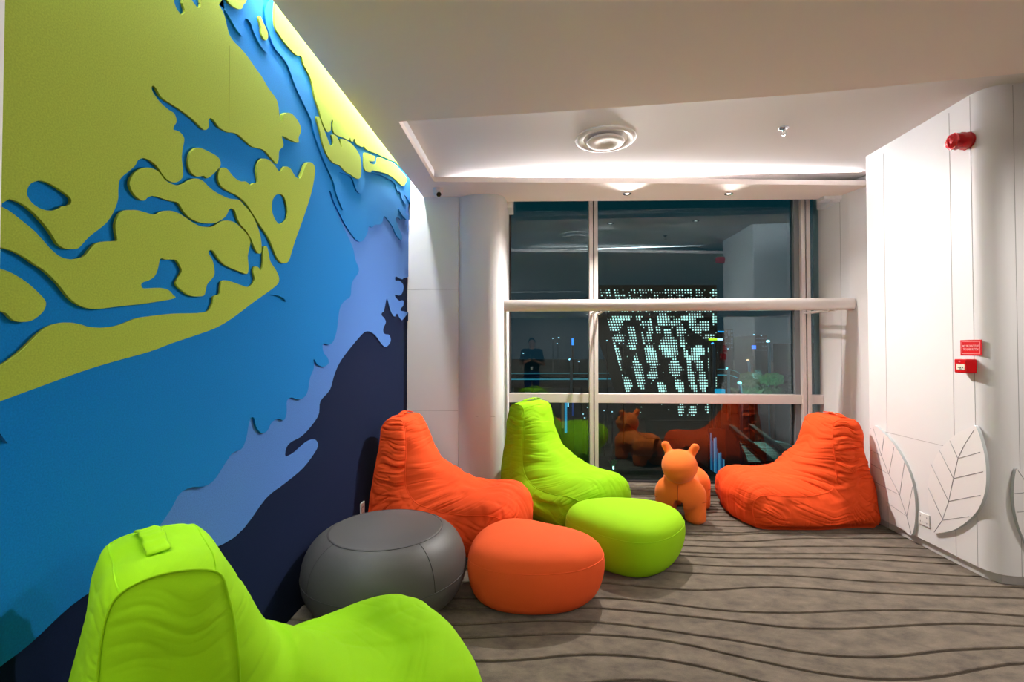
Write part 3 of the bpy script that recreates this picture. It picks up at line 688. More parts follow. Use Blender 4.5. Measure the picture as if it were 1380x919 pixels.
# sign
cs = [onX(1294.7, 458.2, XR), onX(1323, 457.8, XR), onX(1323.4, 478.8, XR), onX(1295, 478.8, XR)]
y0, y1 = cs[1].y, cs[0].y; z1, z0 = (cs[0].z + cs[1].z) / 2, (cs[2].z + cs[3].z) / 2
ym, zm = (y0 + y1) / 2, (z0 + z1) / 2; hw, hz = (y1 - y0) / 2, (z1 - z0) / 2
sg = empty('alarm_sign', (XR, ym, zm)); tag(sg, 'small red notice with white border and two lines of text above the call point', 'sign')
box('plate', -0.003, 0.0, -hw, hw, -hz, hz, mat('sign_red', (206, 6, 22), 0.4), sg)
SGW = mat('sign_white', (250, 190, 190), 0.5)
bm = bmesh.new(); i_ = 0.010; t_ = 0.0022
add_box(bm, -0.0036, -0.0028, -hw + i_, hw - i_, hz - i_ - t_, hz - i_); add_box(bm, -0.0036, -0.0028, -hw + i_, hw - i_, -hz + i_, -hz + i_ + t_)
add_box(bm, -0.0036, -0.0028, -hw + i_, -hw + i_ + t_, -hz + i_, hz - i_); add_box(bm, -0.0036, -0.0028, hw - i_ - t_, hw - i_, -hz + i_, hz - i_)
bm_obj('border', bm, SGW, sg)
def text_obj(name, body, size, m, parent, mtx, width=None):
    cu = bpy.data.curves.new('txt', 'FONT'); cu.body = body; cu.size = size; cu.align_x = 'CENTER'; cu.align_y = 'CENTER'; cu.extrude = 0.0004
    tmp = bpy.data.objects.new('txt', cu); COL.objects.link(tmp)
    dg = bpy.context.evaluated_depsgraph_get(); dg.update()
    me = bpy.data.meshes.new_from_object(tmp.evaluated_get(dg)); bpy.data.objects.remove(tmp, do_unlink=True)
    if width:
        xs = [v.co.x for v in me.vertices]; k = width / (max(xs) - min(xs))
        for v in me.vertices: v.co.x *= k
    me.transform(mtx); me.name = name; me.materials.clear(); me.materials.append(m)
    o = bpy.data.objects.new(name, me); COL.objects.link(o); o.parent = parent; return o
FX = Matrix(((0, 0, -1, -0.0034), (-1, 0, 0, 0), (0, 1, 0, 0), (0, 0, 0, 1)))
def shz(z): m = FX.copy(); m[2][3] = z; return m
text_obj('lettering', "NOT FIRE DON'T START", 0.022, SGW, sg, shz(hz * 0.18), 2 * hw - 0.034)
text_obj('lettering', 'THE ALARM BUTTON', 0.022, SGW, sg, shz(-hz * 0.24), 2 * hw - 0.044)
# call point
a = onX(1317, 493.5, XR); b2 = onX(1317, 484, XR); b3 = onX(1317, 503, XR)
pz = (b2.z - b3.z) / 2
cp = empty('call_point', (XR, a.y, a.z)); tag(cp, 'red square break glass fire call point box under the red notice', 'call point')
L_, W_ = 0.068, 2 * pz
box('housing', -L_, 0, 0, W_, -pz, pz, RED, cp, 0.006)
box('glass_window', -L_ - 0.0015, -L_ + 0.002, W_ * 0.14, W_ * 0.80, -pz * 0.52, pz * 0.28, mat('call_glass', (236, 226, 206), 0.3), cp)
bm = bmesh.new()
for k in (-1, 0, 1):
    add_box(bm, -L_ - 0.0025, -L_ - 0.001, W_ * (0.47 + 0.17 * k) - 0.004, W_ * (0.47 + 0.17 * k) + 0.004, -0.013, -0.005)
add_box(bm, -L_ - 0.0025, -L_ - 0.001, W_ * 0.36, W_ * 0.58, -0.021, -0.018)
bm_obj('symbols', bm, BLACK, cp)
lathe_mesh('indicator', [(0.0, -L_ - 0.003), (0.006, -L_ - 0.002), (0.007, -L_)], mat('lamp_pink', (240, 120, 130), 0.3), cp, 16, axis='x', loc=(0, W_ * 0.55, pz * 0.62))
# leaf panels
def leaf(lbl, outline, veins, X=None, Y=None, th=0.022):
    if X is not None:
        P = [onX(a, b, X - th) for a, b in outline]; uv = [(-p[1], p[2]) for p in catmull(P, 4)]
        fr = frame_nx(X - th); conv = lambda a, b: Vector((X - th, onX(a, b, X - th).y, onX(a, b, X - th).z)); nrm = Vector((-1, 0, 0))
        base = Vector((X, sum(-u[0] for u in uv) / len(uv), 0))
    else:
        P = [onY(a, b, Y - th) for a, b in outline]; uv = [(p[0], p[2]) for p in catmull(P, 4)]
        fr = frame_ny(Y - th); conv = lambda a, b: Vector((onY(a, b, Y - th).x, Y - th, onY(a, b, Y - th).z)); nrm = Vector((0, -1, 0))
        base = Vector((sum(u[0] for u in uv) / len(uv), Y, 0))
    r = empty('leaf_panel', base); tag(r, lbl, 'wall decoration', 'leaf panels on the white wall')
    o = fill_solid('blade', [uv], th, LEAF, fr); o.data.transform(Matrix.Translation(-base)); o.parent = r
    o.data.materials.append(LEAFEDGE)
    for p in o.data.polygons:
        if abs(p.normal.dot(nrm)) < 0.5: p.material_index = 1
    for v in veins:
        pts = [conv(*q) + nrm * 0.0002 - base for q in v]
        tube('vein', pts, 0.0021, mat('vein_grey', (158, 156, 158), 0.7), r, seg=5)
    return r
leaf('leaf panel nearest the orange bean bag, partly behind it', [(1176.7,573.4),(1186.6,579.6),(1200.7,593.7),(1214.8,615),(1226,639),(1232,664.4),(1233.6,690),(1232,709.7),(1228,721),(1220.5,716.8),(1209,701),(1195,678.6),(1183.7,656),(1175,627.7),(1172.4,602),(1172.4,585)],
     [[(1172.6,606.5),(1188,614),(1191.7,586.7)],[(1174,625),(1198,639),(1205,602)],[(1178.5,649),(1212.5,667),(1219,623.5)],[(1194,676),(1222,695.5),(1230,656)],[(1176.7,576),(1188,614),(1198,639),(1212.5,667),(1222,695.5),(1228,719)]], X=XR)
leaf('whole leaf panel with outlet at its left, middle of the three', [(1315,575),(1325,605),(1328.8,630.5),(1328,658.8),(1319.5,684),(1305,701),(1285.5,714),(1263,718.7),(1257,716.8),(1254.4,698),(1250.6,676),(1250.6,653),(1257,625),(1268.6,603.6),(1288,585),(1305,576.8)],
     [[(1312.4,579.6),(1300,599),(1291,617.8),(1285,644.6),(1278.5,675.7),(1270,701),(1259,717)],[(1291,617.8),(1320.9,609.3)],[(1285.5,644.6),(1325,635.6)],[(1279,675.4),(1321.7,667.3)],[(1270,701),(1305.9,696)],[(1291,617.8),(1280,593.7)],[(1285,644.6),(1266.3,607.3)],[(1278.5,675.7),(1254.4,624.8)],[(1270,699),(1250.6,656.5)]], X=XR)
leaf('leaf panel cut by the right edge of the photo, past the rounded corner', [(1370,633),(1366.5,655),(1367,680),(1372,705),(1381,728),(1395,748),(1410,757),(1425,742),(1434,712),(1431,678),(1415,652),(1395,639),(1378,633)],
     [[(1372,634),(1379,644),(1392,670),(1405,712),(1411,754)],[(1367,665),(1388,663)],[(1370,690),(1398,688)]], Y=YC)
# outlets
def outlet(lbl, loc, face, w, h, kind):
    r = empty('power_outlet', loc); tag(r, lbl, 'outlet')
    sx = 1 if face == '+x' else -1
    box('face_plate', min(0, sx * 0.010), max(0, sx * 0.010), -w / 2, w / 2, -h / 2, h / 2, WPLAST, r, 0.003)
    for (yy, zz) in kind:
        box('socket_slot', min(sx * 0.0095, sx * 0.0108), max(sx * 0.0095, sx * 0.0108), yy - 0.002, yy + 0.002, zz - 0.005, zz + 0.005, mat('slot_dark', (70, 66, 64), 0.8), r)
p = onX(1246.5, 700, XR)
outlet('white double power outlet on the right wall between two leaf panels', (XR, p.y, p.z), '-x', 0.098, 0.09, [(a_ * 0.022 + b_ * 0.008, c_ * 0.02) for a_ in (-1, 1) for b_ in (-1, 1) for c_ in (-1, 1)])
p = onX(487.5, 687, XL)
outlet('white socket plate low on the navy felt wall above the grey ottoman', (XL, p.y, p.z), '+x', 0.075, 0.118, [(b_ * 0.007, c_ * 0.024) for b_ in (-1, 1) for c_ in (-1, 1)])

# ================================================================== BEAN BAG CHAIRS
def smooth_rand(n, seed, k):
    """periodic smooth noise of n samples with about k bumps"""
    r = np.random.RandomState(seed); c = r.rand(k) * 2 - 1
    t = np.arange(n) / n * k; i = t.astype(int); f = t - i
    a, b, cc, d = c[(i - 1) % k], c[i % k], c[(i + 1) % k], c[(i + 2) % k]
    return 0.5 * ((2 * b) + (-a + cc) * f + (2 * a - 5 * b + 4 * cc - d) * f * f + (-a + 3 * b - 3 * cc + d) * f ** 3)
def vnoise(X, Y, seed=0):
    """smooth 2-D value noise in -1..1, one bump per unit"""
    X = np.asarray(X, float); Y = np.asarray(Y, float)
    xi = np.floor(X).astype(np.int64); yi = np.floor(Y).astype(np.int64); xf = X - xi; yf = Y - yi
    def h(i, j):
        n = (i * 374761393 + j * 668265263 + seed * 974634777) & 0x7fffffff
        n = ((n ^ (n >> 13)) * 1274126177) & 0x7fffffff
        n = ((n ^ (n >> 15)) * 2246822519) & 0x7fffffff
        return (n / 0x7fffffff) * 2 - 1
    u = xf * xf * (3 - 2 * xf); v = yf * yf * (3 - 2 * yf)
    return (h(xi, yi) * (1 - u) + h(xi + 1, yi) * u) * (1 - v) + (h(xi, yi + 1) * (1 - u) + h(xi + 1, yi + 1) * u) * v
def crease(n, w=0.16):
    """thin valleys with rounded cloth between them"""
    return 0.35 * n - np.exp(-(n / w) ** 2) + 1.7 * w
# matching control points: at the side seams and along the middle
SEAMP = [(0.04, 0.0), (0.01, 0.10), (0.0, 0.28), (0.02, 0.50), (0.045, 0.72), (0.06, 0.88), (0.095, 0.935), (0.18, 0.945), (0.275, 0.92),
         (0.30, 0.84), (0.315, 0.70), (0.325, 0.56), (0.35, 0.42), (0.43, 0.32), (0.58, 0.275), (0.76, 0.265), (0.91, 0.275), (1.01, 0.25),
         (1.05, 0.16), (1.03, 0.05), (0.98, 0.0), (0.76, 0.0), (0.52, 0.0), (0.28, 0.0), (0.12, 0.0)]
MIDP = [(0.03, 0.0), (-0.01, 0.10), (-0.025, 0.28), (-0.01, 0.50), (0.02, 0.72), (0.045, 0.90), (0.09, 0.955), (0.19, 0.968), (0.29, 0.945),
        (0.345, 0.86), (0.41, 0.72), (0.485, 0.59), (0.58, 0.485), (0.70, 0.425), (0.83, 0.405), (0.95, 0.41), (1.05, 0.385), (1.115, 0.31),
        (1.14, 0.19), (1.12, 0.06), (1.05, 0.0), (0.80, 0.0), (0.55, 0.0), (0.30, 0.0), (0.12, 0.0)]
def grid_normals(V, closed0=True):
    if closed0: du = np.roll(V, -1, 0) - np.roll(V, 1, 0)
    else: du = np.gradient(V, axis=0)
    dv = np.gradient(V, axis=1)
    n = np.cross(du, dv); l = np.linalg.norm(n, axis=2, keepdims=True); return n / np.maximum(l, 1e-9)
def bean_bag(label, mat_, loc, ang, sc=(1, 1, 1), seed=1, wr=1.0, wseat=0.40, wback=0.28, wtop=0.20, sink=0.0, fan=1.0, notch=None, tear=None, seatup=0.0, gw=1.0, thin=0.0):
    root = empty('bean_bag_chair', loc, ang); tag(root, label, 'bean bag chair')
    S_ = np.array([sc[0], sc[2]]); H = 0.965 * sc[2]; N = 720; Mu = 84
    A1 = [(p[0] - (thin if 8 <= k <= 12 else 0), p[1]) for k, p in enumerate(SEAMP)]; A2_ = [(p[0] - (thin * 0.7 if 8 <= k <= 11 else 0), p[1]) for k, p in enumerate(MIDP)]
    cs = np.array(catmull(A1, 40)) * S_; cm = np.array(catmull(A2_, 40)) * S_
    seg = np.linalg.norm(np.roll(cm, -1, 0) - cm, axis=1); s = np.concatenate([[0], np.cumsum(seg)]); Lt = s[-1]
    t = np.linspace(0, Lt, N, endpoint=False)
    def rs(c): c = np.vstack([c, c[:1]]); return np.stack([np.interp(t, s, c[:, 0]), np.maximum(np.interp(t, s, c[:, 1]), 0)], 1)
    for c_ in (cs, cm):
        k_ = np.clip((c_[:, 0] / sc[0] - 0.36) / 0.16, 0, 1) * np.clip(c_[:, 1] / 0.16, 0, 1) * np.clip((0.62 - c_[:, 1]) / 0.15, 0, 1); c_[:, 1] += seatup * k_ * (3 - 2 * k_) * k_
    PS, PM = rs(cs), rs(cm)
    u = np.linspace(-1, 1, Mu); u = np.sign(u) * (1 - (1 - np.abs(u)) ** 1.25)
    g = 1 - np.abs(u) ** 3.0
    def w_of(x, z):
        zz = np.clip(z / H, 0, 1); xx = x / sc[0]
        back = wback + (wtop - wback) * np.clip((zz - 0.1) / 0.82, 0, 1) ** 0.9
        seat = wseat - 0.07 * np.clip((xx - 0.85) / 0.28, 0, 1) ** 2
        k = np.clip((xx - 0.12) / 0.45, 0, 1); k = k * k * (3 - 2 * k); k = k * np.clip(1.35 - zz * 1.35, 0, 1)
        return (back * (1 - k) + seat * k) * sc[1] * (1 - 0.04 * np.clip(1 - z / 0.05, 0, 1))
    V = np.zeros((N, Mu, 3))
    Q = PS[:, None, :] * (1 - g)[None, :, None] + PM[:, None, :] * g[None, :, None]
    Wc = w_of(PS[:, 0], PS[:, 1])[:, None]
    Wm = w_of(Q[..., 0], np.minimum(Q[..., 1], PS[:, 1][:, None] + 0.02))
    V[..., 0] = Q[..., 0]; V[..., 2] = Q[..., 1]
    V[..., 1] = u[None, :] * (Wc * 0.6 + Wm * 0.4) * (1 + 0.0 * g) + np.sign(u)[None, :] * 0.02 * (np.abs(u) ** 2 * (1 - np.abs(u) ** 6) * 2.0)[None, :] * np.clip((PM[:, 1] - PS[:, 1]) / 0.15, 0, 1)[:, None]
    if V[..., 1].max(): pass
    base = V.copy(); nrm = grid_normals(base)
    # make the normals point outwards
    c0 = np.array([0.3, 0, 0.3]) * np.array([sc[0], 1, sc[2]])
    if np.mean(np.sum(nrm * (base - c0), 2)) < 0: nrm = -nrm
    x, y, z = base[..., 0] / sc[0], base[..., 1], base[..., 2] / sc[2]
    tt = t[:, None] + 0 * y; ed = 1 - np.abs(u)[None, :] + 0 * tt
    up = np.clip(z / 0.05, 0, 1); seamz = 1 - np.exp(-ed * 16)
    bend = np.exp(-((x - 0.50) ** 2 + (z - 0.46) ** 2) / 0.030)
    front = np.exp(-((x - 1.02) ** 2) / 0.02)
    G1n = 0.5 + 0.5 * vnoise(tt * 4.2, y * 5, seed)
    G2n = 0.5 + 0.5 * vnoise(tt * 3.1 + 9, y * 4, seed + 3)
    warp = 0.045 * vnoise(tt * 5, y * 7, seed + 5)
    d = np.zeros_like(x)
    # broad soft dents
    d += 0.012 * vnoise(tt * 5.0, y * 6.0, seed + 8) * up + 0.005 * vnoise(tt * 11, y * 12, seed + 9) * up
    # fine gathers running in from both side seams
    d += up * seamz * np.exp(-ed * 3.0) * 0.0065 * crease(vnoise((tt + warp) / 0.030, y * 3.5, seed + 11)) * (0.3 + 0.9 * G1n) * 1.3
    # cross wrinkles on the backrest
    bk = np.clip((z - 0.40) / 0.15, 0, 1) * np.clip((0.97 - z) / 0.1, 0, 1)
    d += up * bk * 0.0045 * crease(vnoise((tt + warp + 0.06 * y) / 0.045, y * 2.6 + 3, seed + 12)) * np.clip(G2n * 1.6 - 0.4, 0, 1.2)
    # fan of deeper folds where back and seat meet
    th = np.arctan2(z - 0.30, x - 0.60 + 0.35 * np.abs(y) / 0.4 * 0); 
    d += fan * bend * up * 0.013 * crease(vnoise(tt / 0.060 + 2.2 * y / 0.3 * (0.4 + 0.6 * np.sign(y)) * 0.5 + 6 * warp, y * 2.0 + 5, seed + 14), 0.22) * (0.35 + 0.65 * np.abs(y) / 0.3)
    # slack cloth on the seat
    st = np.clip((x - 0.62) / 0.12, 0, 1) * np.clip((1.10 - x) / 0.1, 0, 1)
    d += st * up * 0.0075 * crease(vnoise((tt * 0.55 + 1.1 * y) / 0.07, (tt - y) * 2.2, seed + 15), 0.2) * np.clip(G1n * 1.8 - 0.6, 0, 1)
    d += front * up * 0.006 * crease(vnoise(y / 0.045 + 4 * warp, tt * 4, seed + 17), 0.2) * (0.4 + 0.6 * G2n)
    d *= wr
    d -= sink * np.exp(-((x - 0.74) / 0.20) ** 2 - (y / 0.26) ** 2) * up
    V = base + nrm * d[..., None]; V[..., 2] = np.maximum(V[..., 2], 0)
    if notch:
        for (fx, fy, rx_, ry_, dz_) in notch: V[..., 2] -= dz_ * np.exp(-((V[..., 0] - fx) / rx_) ** 2 - ((V[..., 1] - fy) / ry_) ** 2) * up
    idx = np.arange(N * Mu).reshape(N, Mu); nx_ = np.roll(idx, -1, 0)
    fs = np.stack([idx[:, :-1], nx_[:, :-1], nx_[:, 1:], idx[:, 1:]], -1).reshape(-1, 4)
    def flip_ok(Vv, F, c):
        A = Vv[F[::97]]; nn = np.cross(A[:, 2] - A[:, 0], A[:, 3] - A[:, 1]); return np.mean(np.sum(nn * (A.mean(1) - c), 1)) > 0
    Vf = V.reshape(-1, 3)
    if not flip_ok(Vf, fs, c0): fs = fs[:, ::-1]
    mesh_obj('center_panel', Vf, fs.tolist(), mat_, root, True)
    # ---- side gussets, drawn in towards a spine
    Kr = 44
    spine = np.array([(0.17, 0.80), (0.165, 0.60), (0.175, 0.36), (0.25, 0.20), (0.50, 0.14), (0.88, 0.13)]) * S_
    sp_ = np.array(catmull(spine, 16, False))
    D = np.linalg.norm(PS[:, None, :] - sp_[None], axis=2); ii = D.argmin(1).astype(float)
    for _ in range(30): ii = np.convolve(np.pad(ii, 10, mode='wrap'), np.ones(21) / 21, 'valid')
    i0 = np.clip(ii.astype(int), 0, len(sp_) - 2); ff = (ii - i0)[:, None]; Mp = sp_[i0] * (1 - ff) + sp_[i0 + 1] * ff
    r = np.linspace(0, 1, Kr + 1)[None, :]
    for sgn, col_ in ((-1, 0), (1, Mu - 1)):
        Qs = PS[:, None, :] * (1 - r)[..., None] + Mp[:, None, :] * r[..., None]
        B = np.zeros((N, Kr + 1, 3)); B[..., 0] = Qs[..., 0]; B[..., 2] = Qs[..., 1]
        low = np.clip(1 - Qs[..., 1] / (0.8 * H), 0, 1)
        W0 = Wc * (1 - r) + w_of(Qs[..., 0], Qs[..., 1]) * r
        W0[:, 0] = np.abs(base[:, col_, 1])
        B[..., 1] = sgn * (W0 + (0.042 + 0.030 * low) * (1 - (1 - r) ** 2.2) * np.clip(Qs[..., 1] / 0.05, 0.1, 1))
        T_ = t[:, None] + 0 * r; xs, zs = B[..., 0] / sc[0], B[..., 2] / sc[2]; upz = np.clip(zs / 0.05, 0, 1)
        sz = 1 - np.exp(-r * 14); sd_ = seed + 20 + sgn
        gt = 0.45 + 0.75 * (0.5 + 0.5 * vnoise(xs * 5, zs * 4, sd_))
        col = np.clip((zs - 0.30) / 0.2, 0, 1)           # narrow back column: level gathers right across
        wp = 0.03 * vnoise(xs * 9, zs * 7, sd_ + 2)
        dd = 0.017 * col * crease(vnoise((zs + wp + 0.10 * xs) / 0.036, xs * 4, sd_ + 3), 0.30) * gt
        dd += 0.006 * col * crease(vnoise((zs + wp) / 0.016, xs * 9, sd_ + 4), 0.3) * gt
        dd += (1 - col) * 0.013 * crease(vnoise((T_ + wp) / 0.042, r * 1.6 + 0 * T_, sd_ + 5), 0.26) * np.exp(-r * 1.6) * gt
        dd += (1 - col) * 0.010 * crease(vnoise((zs + 0.10 * np.sin(xs * 5 + seed) + wp) / 0.038, xs * 3.2, sd_ + 6), 0.26) * gt * np.clip(r * 2, 0, 1)
        dd += 0.010 * vnoise(xs * 6, zs * 6, sd_ + 7)
        B[..., 1] += sgn * dd * sz * upz * wr * gw
        if tear and tear[0] == sgn:
            _, fx, fz, rx_, rz_, fd = tear
            q_ = np.exp(-(((B[..., 0] - fx) / rx_) ** 2 + ((B[..., 2] - fz - 0.12 * np.abs(B[..., 0] - fx)) / rz_) ** 2)); B[..., 1] -= sgn * fd * q_
        B += (V[:, col_] - base[:, col_])[:, None, :] * np.exp(-r * 9)[..., None]
        B[..., 2] = np.maximum(B[..., 2], 0); B[:, 0] = V[:, col_]
        ig = np.arange(N * (Kr + 1)).reshape(N, Kr + 1); ng = np.roll(ig, -1, 0)
        F = np.stack([ig[:, :-1], ng[:, :-1], ng[:, 1:], ig[:, 1:]], -1).reshape(-1, 4)
        Bf = B.reshape(-1, 3); A = Bf[F[::31]]; nn = np.cross(A[:, 2] - A[:, 0], A[:, 3] - A[:, 1])
        if np.sum(nn[:, 1]) * sgn < 0: F = F[:, ::-1]
        mesh_obj('side_panel', Bf, F.tolist(), mat_, root, True)
        ok = PS[:, 1] > 0.012; sel = [i for i in range(0, N, 3) if ok[i]]
        brk = [k for k in range(len(sel)) if sel[k] - sel[k - 1] != 3]; st_ = brk[0] if brk else 0
        sel = sel[st_:] + sel[:st_]
        tube('piping', [tuple(V[i, col_] + nrm[i, col_] * 0.0006) for i in sel], 0.0036, mat_, root, seg=6)
    def row_at(cx, cz): return int(np.argmin((PM[:, 0] - cx * sc[0]) ** 2 + (PM[:, 1] - cz * sc[2]) ** 2))
    for (cx, cz) in ((0.285, 0.945), (0.078, 0.945)):
        i = row_at(cx, cz); tube('cross_seam', [tuple(V[i, j] + nrm[i, j] * 0.0003) for j in range(Mu)], 0.0024, mat_, root, seg=6)
    # strap lying across the top, from its middle to the far side
    i0_, i1_ = row_at(0.13, 0.96), row_at(0.205, 0.966); im = (i0_ + i1_) // 2; hv = []; hf = []; L = 26
    e1 = V[i1_, Mu // 2] - V[i0_, Mu // 2]; e1 = e1 / np.linalg.norm(e1)
    for a_ in range(L):
        f = a_ / (L - 1); yy = -0.10 * sc[1] + 0.26 * sc[1] * f * (wtop / 0.2)
        j = int(np.argmin(np.abs(V[im, :, 1] - yy))); c = V[im, j].copy(); c[1] = yy; nn = nrm[im, Mu // 2]
        lift = 0.006 + 0.014 * math.sin(PI * f) + 0.0015 * math.sin(a_ * 1.3)
        for (xx, h_) in ((-0.027, 0), (-0.022, 0.003), (-0.008, 0.001), (0.008, 0.002), (0.022, 0.003), (0.027, 0), (0.022, -0.003), (-0.022, -0.003)):
            p_ = c + e1 * (xx + 0.002 * math.sin(a_ * 0.8)) + nn * (lift + h_); hv.append(tuple(p_))
    for a_ in range(L - 1):
        for k in range(8):
            l = (k + 1) % 8; hf.append((a_ * 8 + k, a_ * 8 + l, (a_ + 1) * 8 + l, (a_ + 1) * 8 + k))
    hf.append(tuple(range(8))); hf.append(tuple((L - 1) * 8 + k for k in range(8))[::-1])
    hb = mesh_obj('handle', hv, hf, mat_, root, True)
    bm = bmesh.new(); bm.from_mesh(hb.data); bmesh.ops.recalc_face_normals(bm, faces=bm.faces); bm.to_mesh(hb.data); bm.free()
    return root

bean_bag('orange bean bag chair in the left corner against the navy felt wall', ORANGE, (-1.305, 3.95, 0), math.radians(-11), (1.10, 0.95, 1.0), seed=3, wr=1.15, sink=0.02, seatup=0.035, wtop=0.165, thin=0.05)
bean_bag('lime bean bag chair against the window beside the white pilaster', LIME, (-0.22, 4.82, 0), math.radians(-41), (1.02, 0.97, 1.03), seed=8, wr=0.9, tear=(-1, 0.74, 0.19, 0.09, 0.020, 0.07), seatup=0.01, gw=0.7, thin=0.035)
bean_bag('orange bean bag chair on the right against the white panelled wall', ORANGE, (2.835, 4.52, 0), math.radians(182), (1.02, 1.0, 0.94), seed=12, wr=1.2, wtop=0.185, wback=0.33, seatup=0.025)
bean_bag('lime bean bag chair in the foreground seen from behind with strap handle', LIME, (-1.178, 1.135, 0), math.radians(47), (1.01, 1.0, 1.0), seed=17, wr=0.7, wtop=0.20, wback=0.235, sink=0.03, seatup=0.075, gw=0.24)

# ================================================================== POUFS
def pebble_pouf(label, mat_, loc, ang, outline, prof, seam_k):
    root = empty('pebble_ottoman', loc, ang); tag(root, label, 'ottoman')
    O = np.array(catmull(outline, 14)); n = len(O)
    def ring(f, z):
        return [(p[0] * f, p[1] * f, z) for p in O]
    pr = catmull(prof, 5, False)
    ks = int(seam_k * 5)
    def build(name, part):
        vs = []; fs = []
        for (f, z) in part: vs += ring(max(f, 0.0), z)
        for i in range(len(part) - 1):
            for k in range(n):
                l = (k + 1) % n; fs.append((i * n + k, i * n + l, (i + 1) * n + l, (i + 1) * n + k))
        o = mesh_obj(name, vs, fs, mat_, root, True)
        bm = bmesh.new(); bm.from_mesh(o.data); bmesh.ops.remove_doubles(bm, verts=bm.verts, dist=1e-5); bmesh.ops.recalc_face_normals(bm, faces=bm.faces)
        c = sum((f.normal.z for f in bm.faces if f.calc_center_median().z > 0.3)) if name == 'top_panel' else 1
        if c < 0: bmesh.ops.reverse_faces(bm, faces=bm.faces)
        bm.to_mesh(o.data); bm.free(); o.data.polygons.foreach_set('use_smooth', [True] * len(o.data.polygons))
        return o
    build('side_panel', pr[:ks + 1]); build('top_panel', pr[ks:])
    f, z = pr[ks]
    tube('piping', ring(f * 1.0015, z), 0.0028, mat_, root, closed=True, seg=6)
    return root
PPROF = [(0.0, 0.0), (0.55, 0.0), (0.74, 0.003), (0.85, 0.025), (0.935, 0.08), (0.988, 0.155), (1.0, 0.22), (0.985, 0.262), (0.955, 0.295), (0.89, 0.325), (0.78, 0.350), (0.60, 0.370), (0.40, 0.380), (0.20, 0.384), (0.0, 0.385)]
pebble_pouf('orange pebble shaped ottoman in the middle of the floor group', ORANGE2, (-0.04, 2.965, 0), 0,
            [(-0.40, -0.04), (-0.37, -0.20), (-0.22, -0.31), (0.02, -0.335), (0.26, -0.27), (0.405, -0.12), (0.42, 0.03), (0.32, 0.15), (0.12, 0.26), (-0.06, 0.35), (-0.22, 0.36), (-0.34, 0.24), (-0.39, 0.10)], PPROF, 7)
pebble_pouf('lime pebble shaped ottoman behind the orange one', LIME2, (0.585, 3.49, 0), 0,
            [(-0.40, 0.06), (-0.35, -0.10), (-0.20, -0.27), (-0.02, -0.38), (0.12, -0.385), (0.28, -0.28), (0.41, -0.10), (0.46, 0.06), (0.42, 0.20), (0.28, 0.29), (0.08, 0.33), (-0.15, 0.32), (-0.33, 0.23)], PPROF, 7)
# round grey one with a flat stitched top
g = empty('round_ottoman', (-0.915, 2.80, 0), 0.3); tag(g, 'dark grey round leather ottoman against the navy felt wall', 'ottoman')
gp = catmull([(0.0, 0.0), (0.24, 0.0), (0.34, 0.02), (0.42, 0.075), (0.462, 0.15), (0.472, 0.22), (0.460, 0.30), (0.425, 0.37), (0.375, 0.415), (0.328, 0.437), (0.30, 0.442), (0.20, 0.452), (0.10, 0.456), (0.0, 0.457)], 5, False)
lathe_mesh('side_panel', [tuple(p) for p in gp[:46]], GREYL, g, 96)
lathe_mesh('top_panel', [tuple(p) for p in gp[45:]], GREYL, g, 96)
def ring_pts(r, z, n=96): return [(r * math.cos(2 * PI * k / n), r * math.sin(2 * PI * k / n), z) for k in range(n)]
tube('piping', ring_pts(0.3285, 0.4375), 0.0022, GREYSEAM, g, closed=True, seg=6)
tube('piping', ring_pts(0.4725, 0.215), 0.0022, GREYSEAM, g, closed=True, seg=6)
for k in range(4):
    a = k * PI / 2 - 1.0
    tube('panel_seam', [((p[0] + 0.0006) * math.cos(a), (p[0] + 0.0006) * math.sin(a), p[1]) for p in gp[25:46]], 0.0018, GREYSEAM, g, seg=5)

# ================================================================== PUPPY SHAPED CHILD SEAT
def smin(a, b, k):
    h = np.clip(0.5 + 0.5 * (b - a) / k, 0, 1); return b * (1 - h) + a * h - k * h * (1 - h)
def ell(X, Y, Z, c, r):
    x, y, z = (X - c[0]) / r[0], (Y - c[1]) / r[1], (Z - c[2]) / r[2]
    k0 = np.sqrt(x * x + y * y + z * z) + 1e-9
    k1 = np.sqrt((x / r[0]) ** 2 + (y / r[1]) ** 2 + (z / r[2]) ** 2) + 1e-9
    return k0 * (k0 - 1) / k1
def cap(X, Y, Z, a, b, ra, rb=None):
    rb = ra if rb is None else rb
    a, b = np.array(a, float), np.array(b, float); ba = b - a
    t = ((X - a[0]) * ba[0] + (Y - a[1]) * ba[1] + (Z - a[2]) * ba[2]) / (ba @ ba); t = np.clip(t, 0, 1)
    return np.sqrt((X - a[0] - t * ba[0]) ** 2 + (Y - a[1] - t * ba[1]) ** 2 + (Z - a[2] - t * ba[2]) ** 2) - (ra + (rb - ra) * t)
def cyl_round(X, Y, Z, cx, cy, z0, z1, r, rr):
    d1 = np.sqrt((X - cx) ** 2 + (Y - cy) ** 2) - r + rr; d2 = np.abs(Z - (z0 + z1) / 2) - (z1 - z0) / 2 + rr
    return np.minimum(np.maximum(d1, d2), 0) + np.sqrt(np.maximum(d1, 0) ** 2 + np.maximum(d2, 0) ** 2) - rr
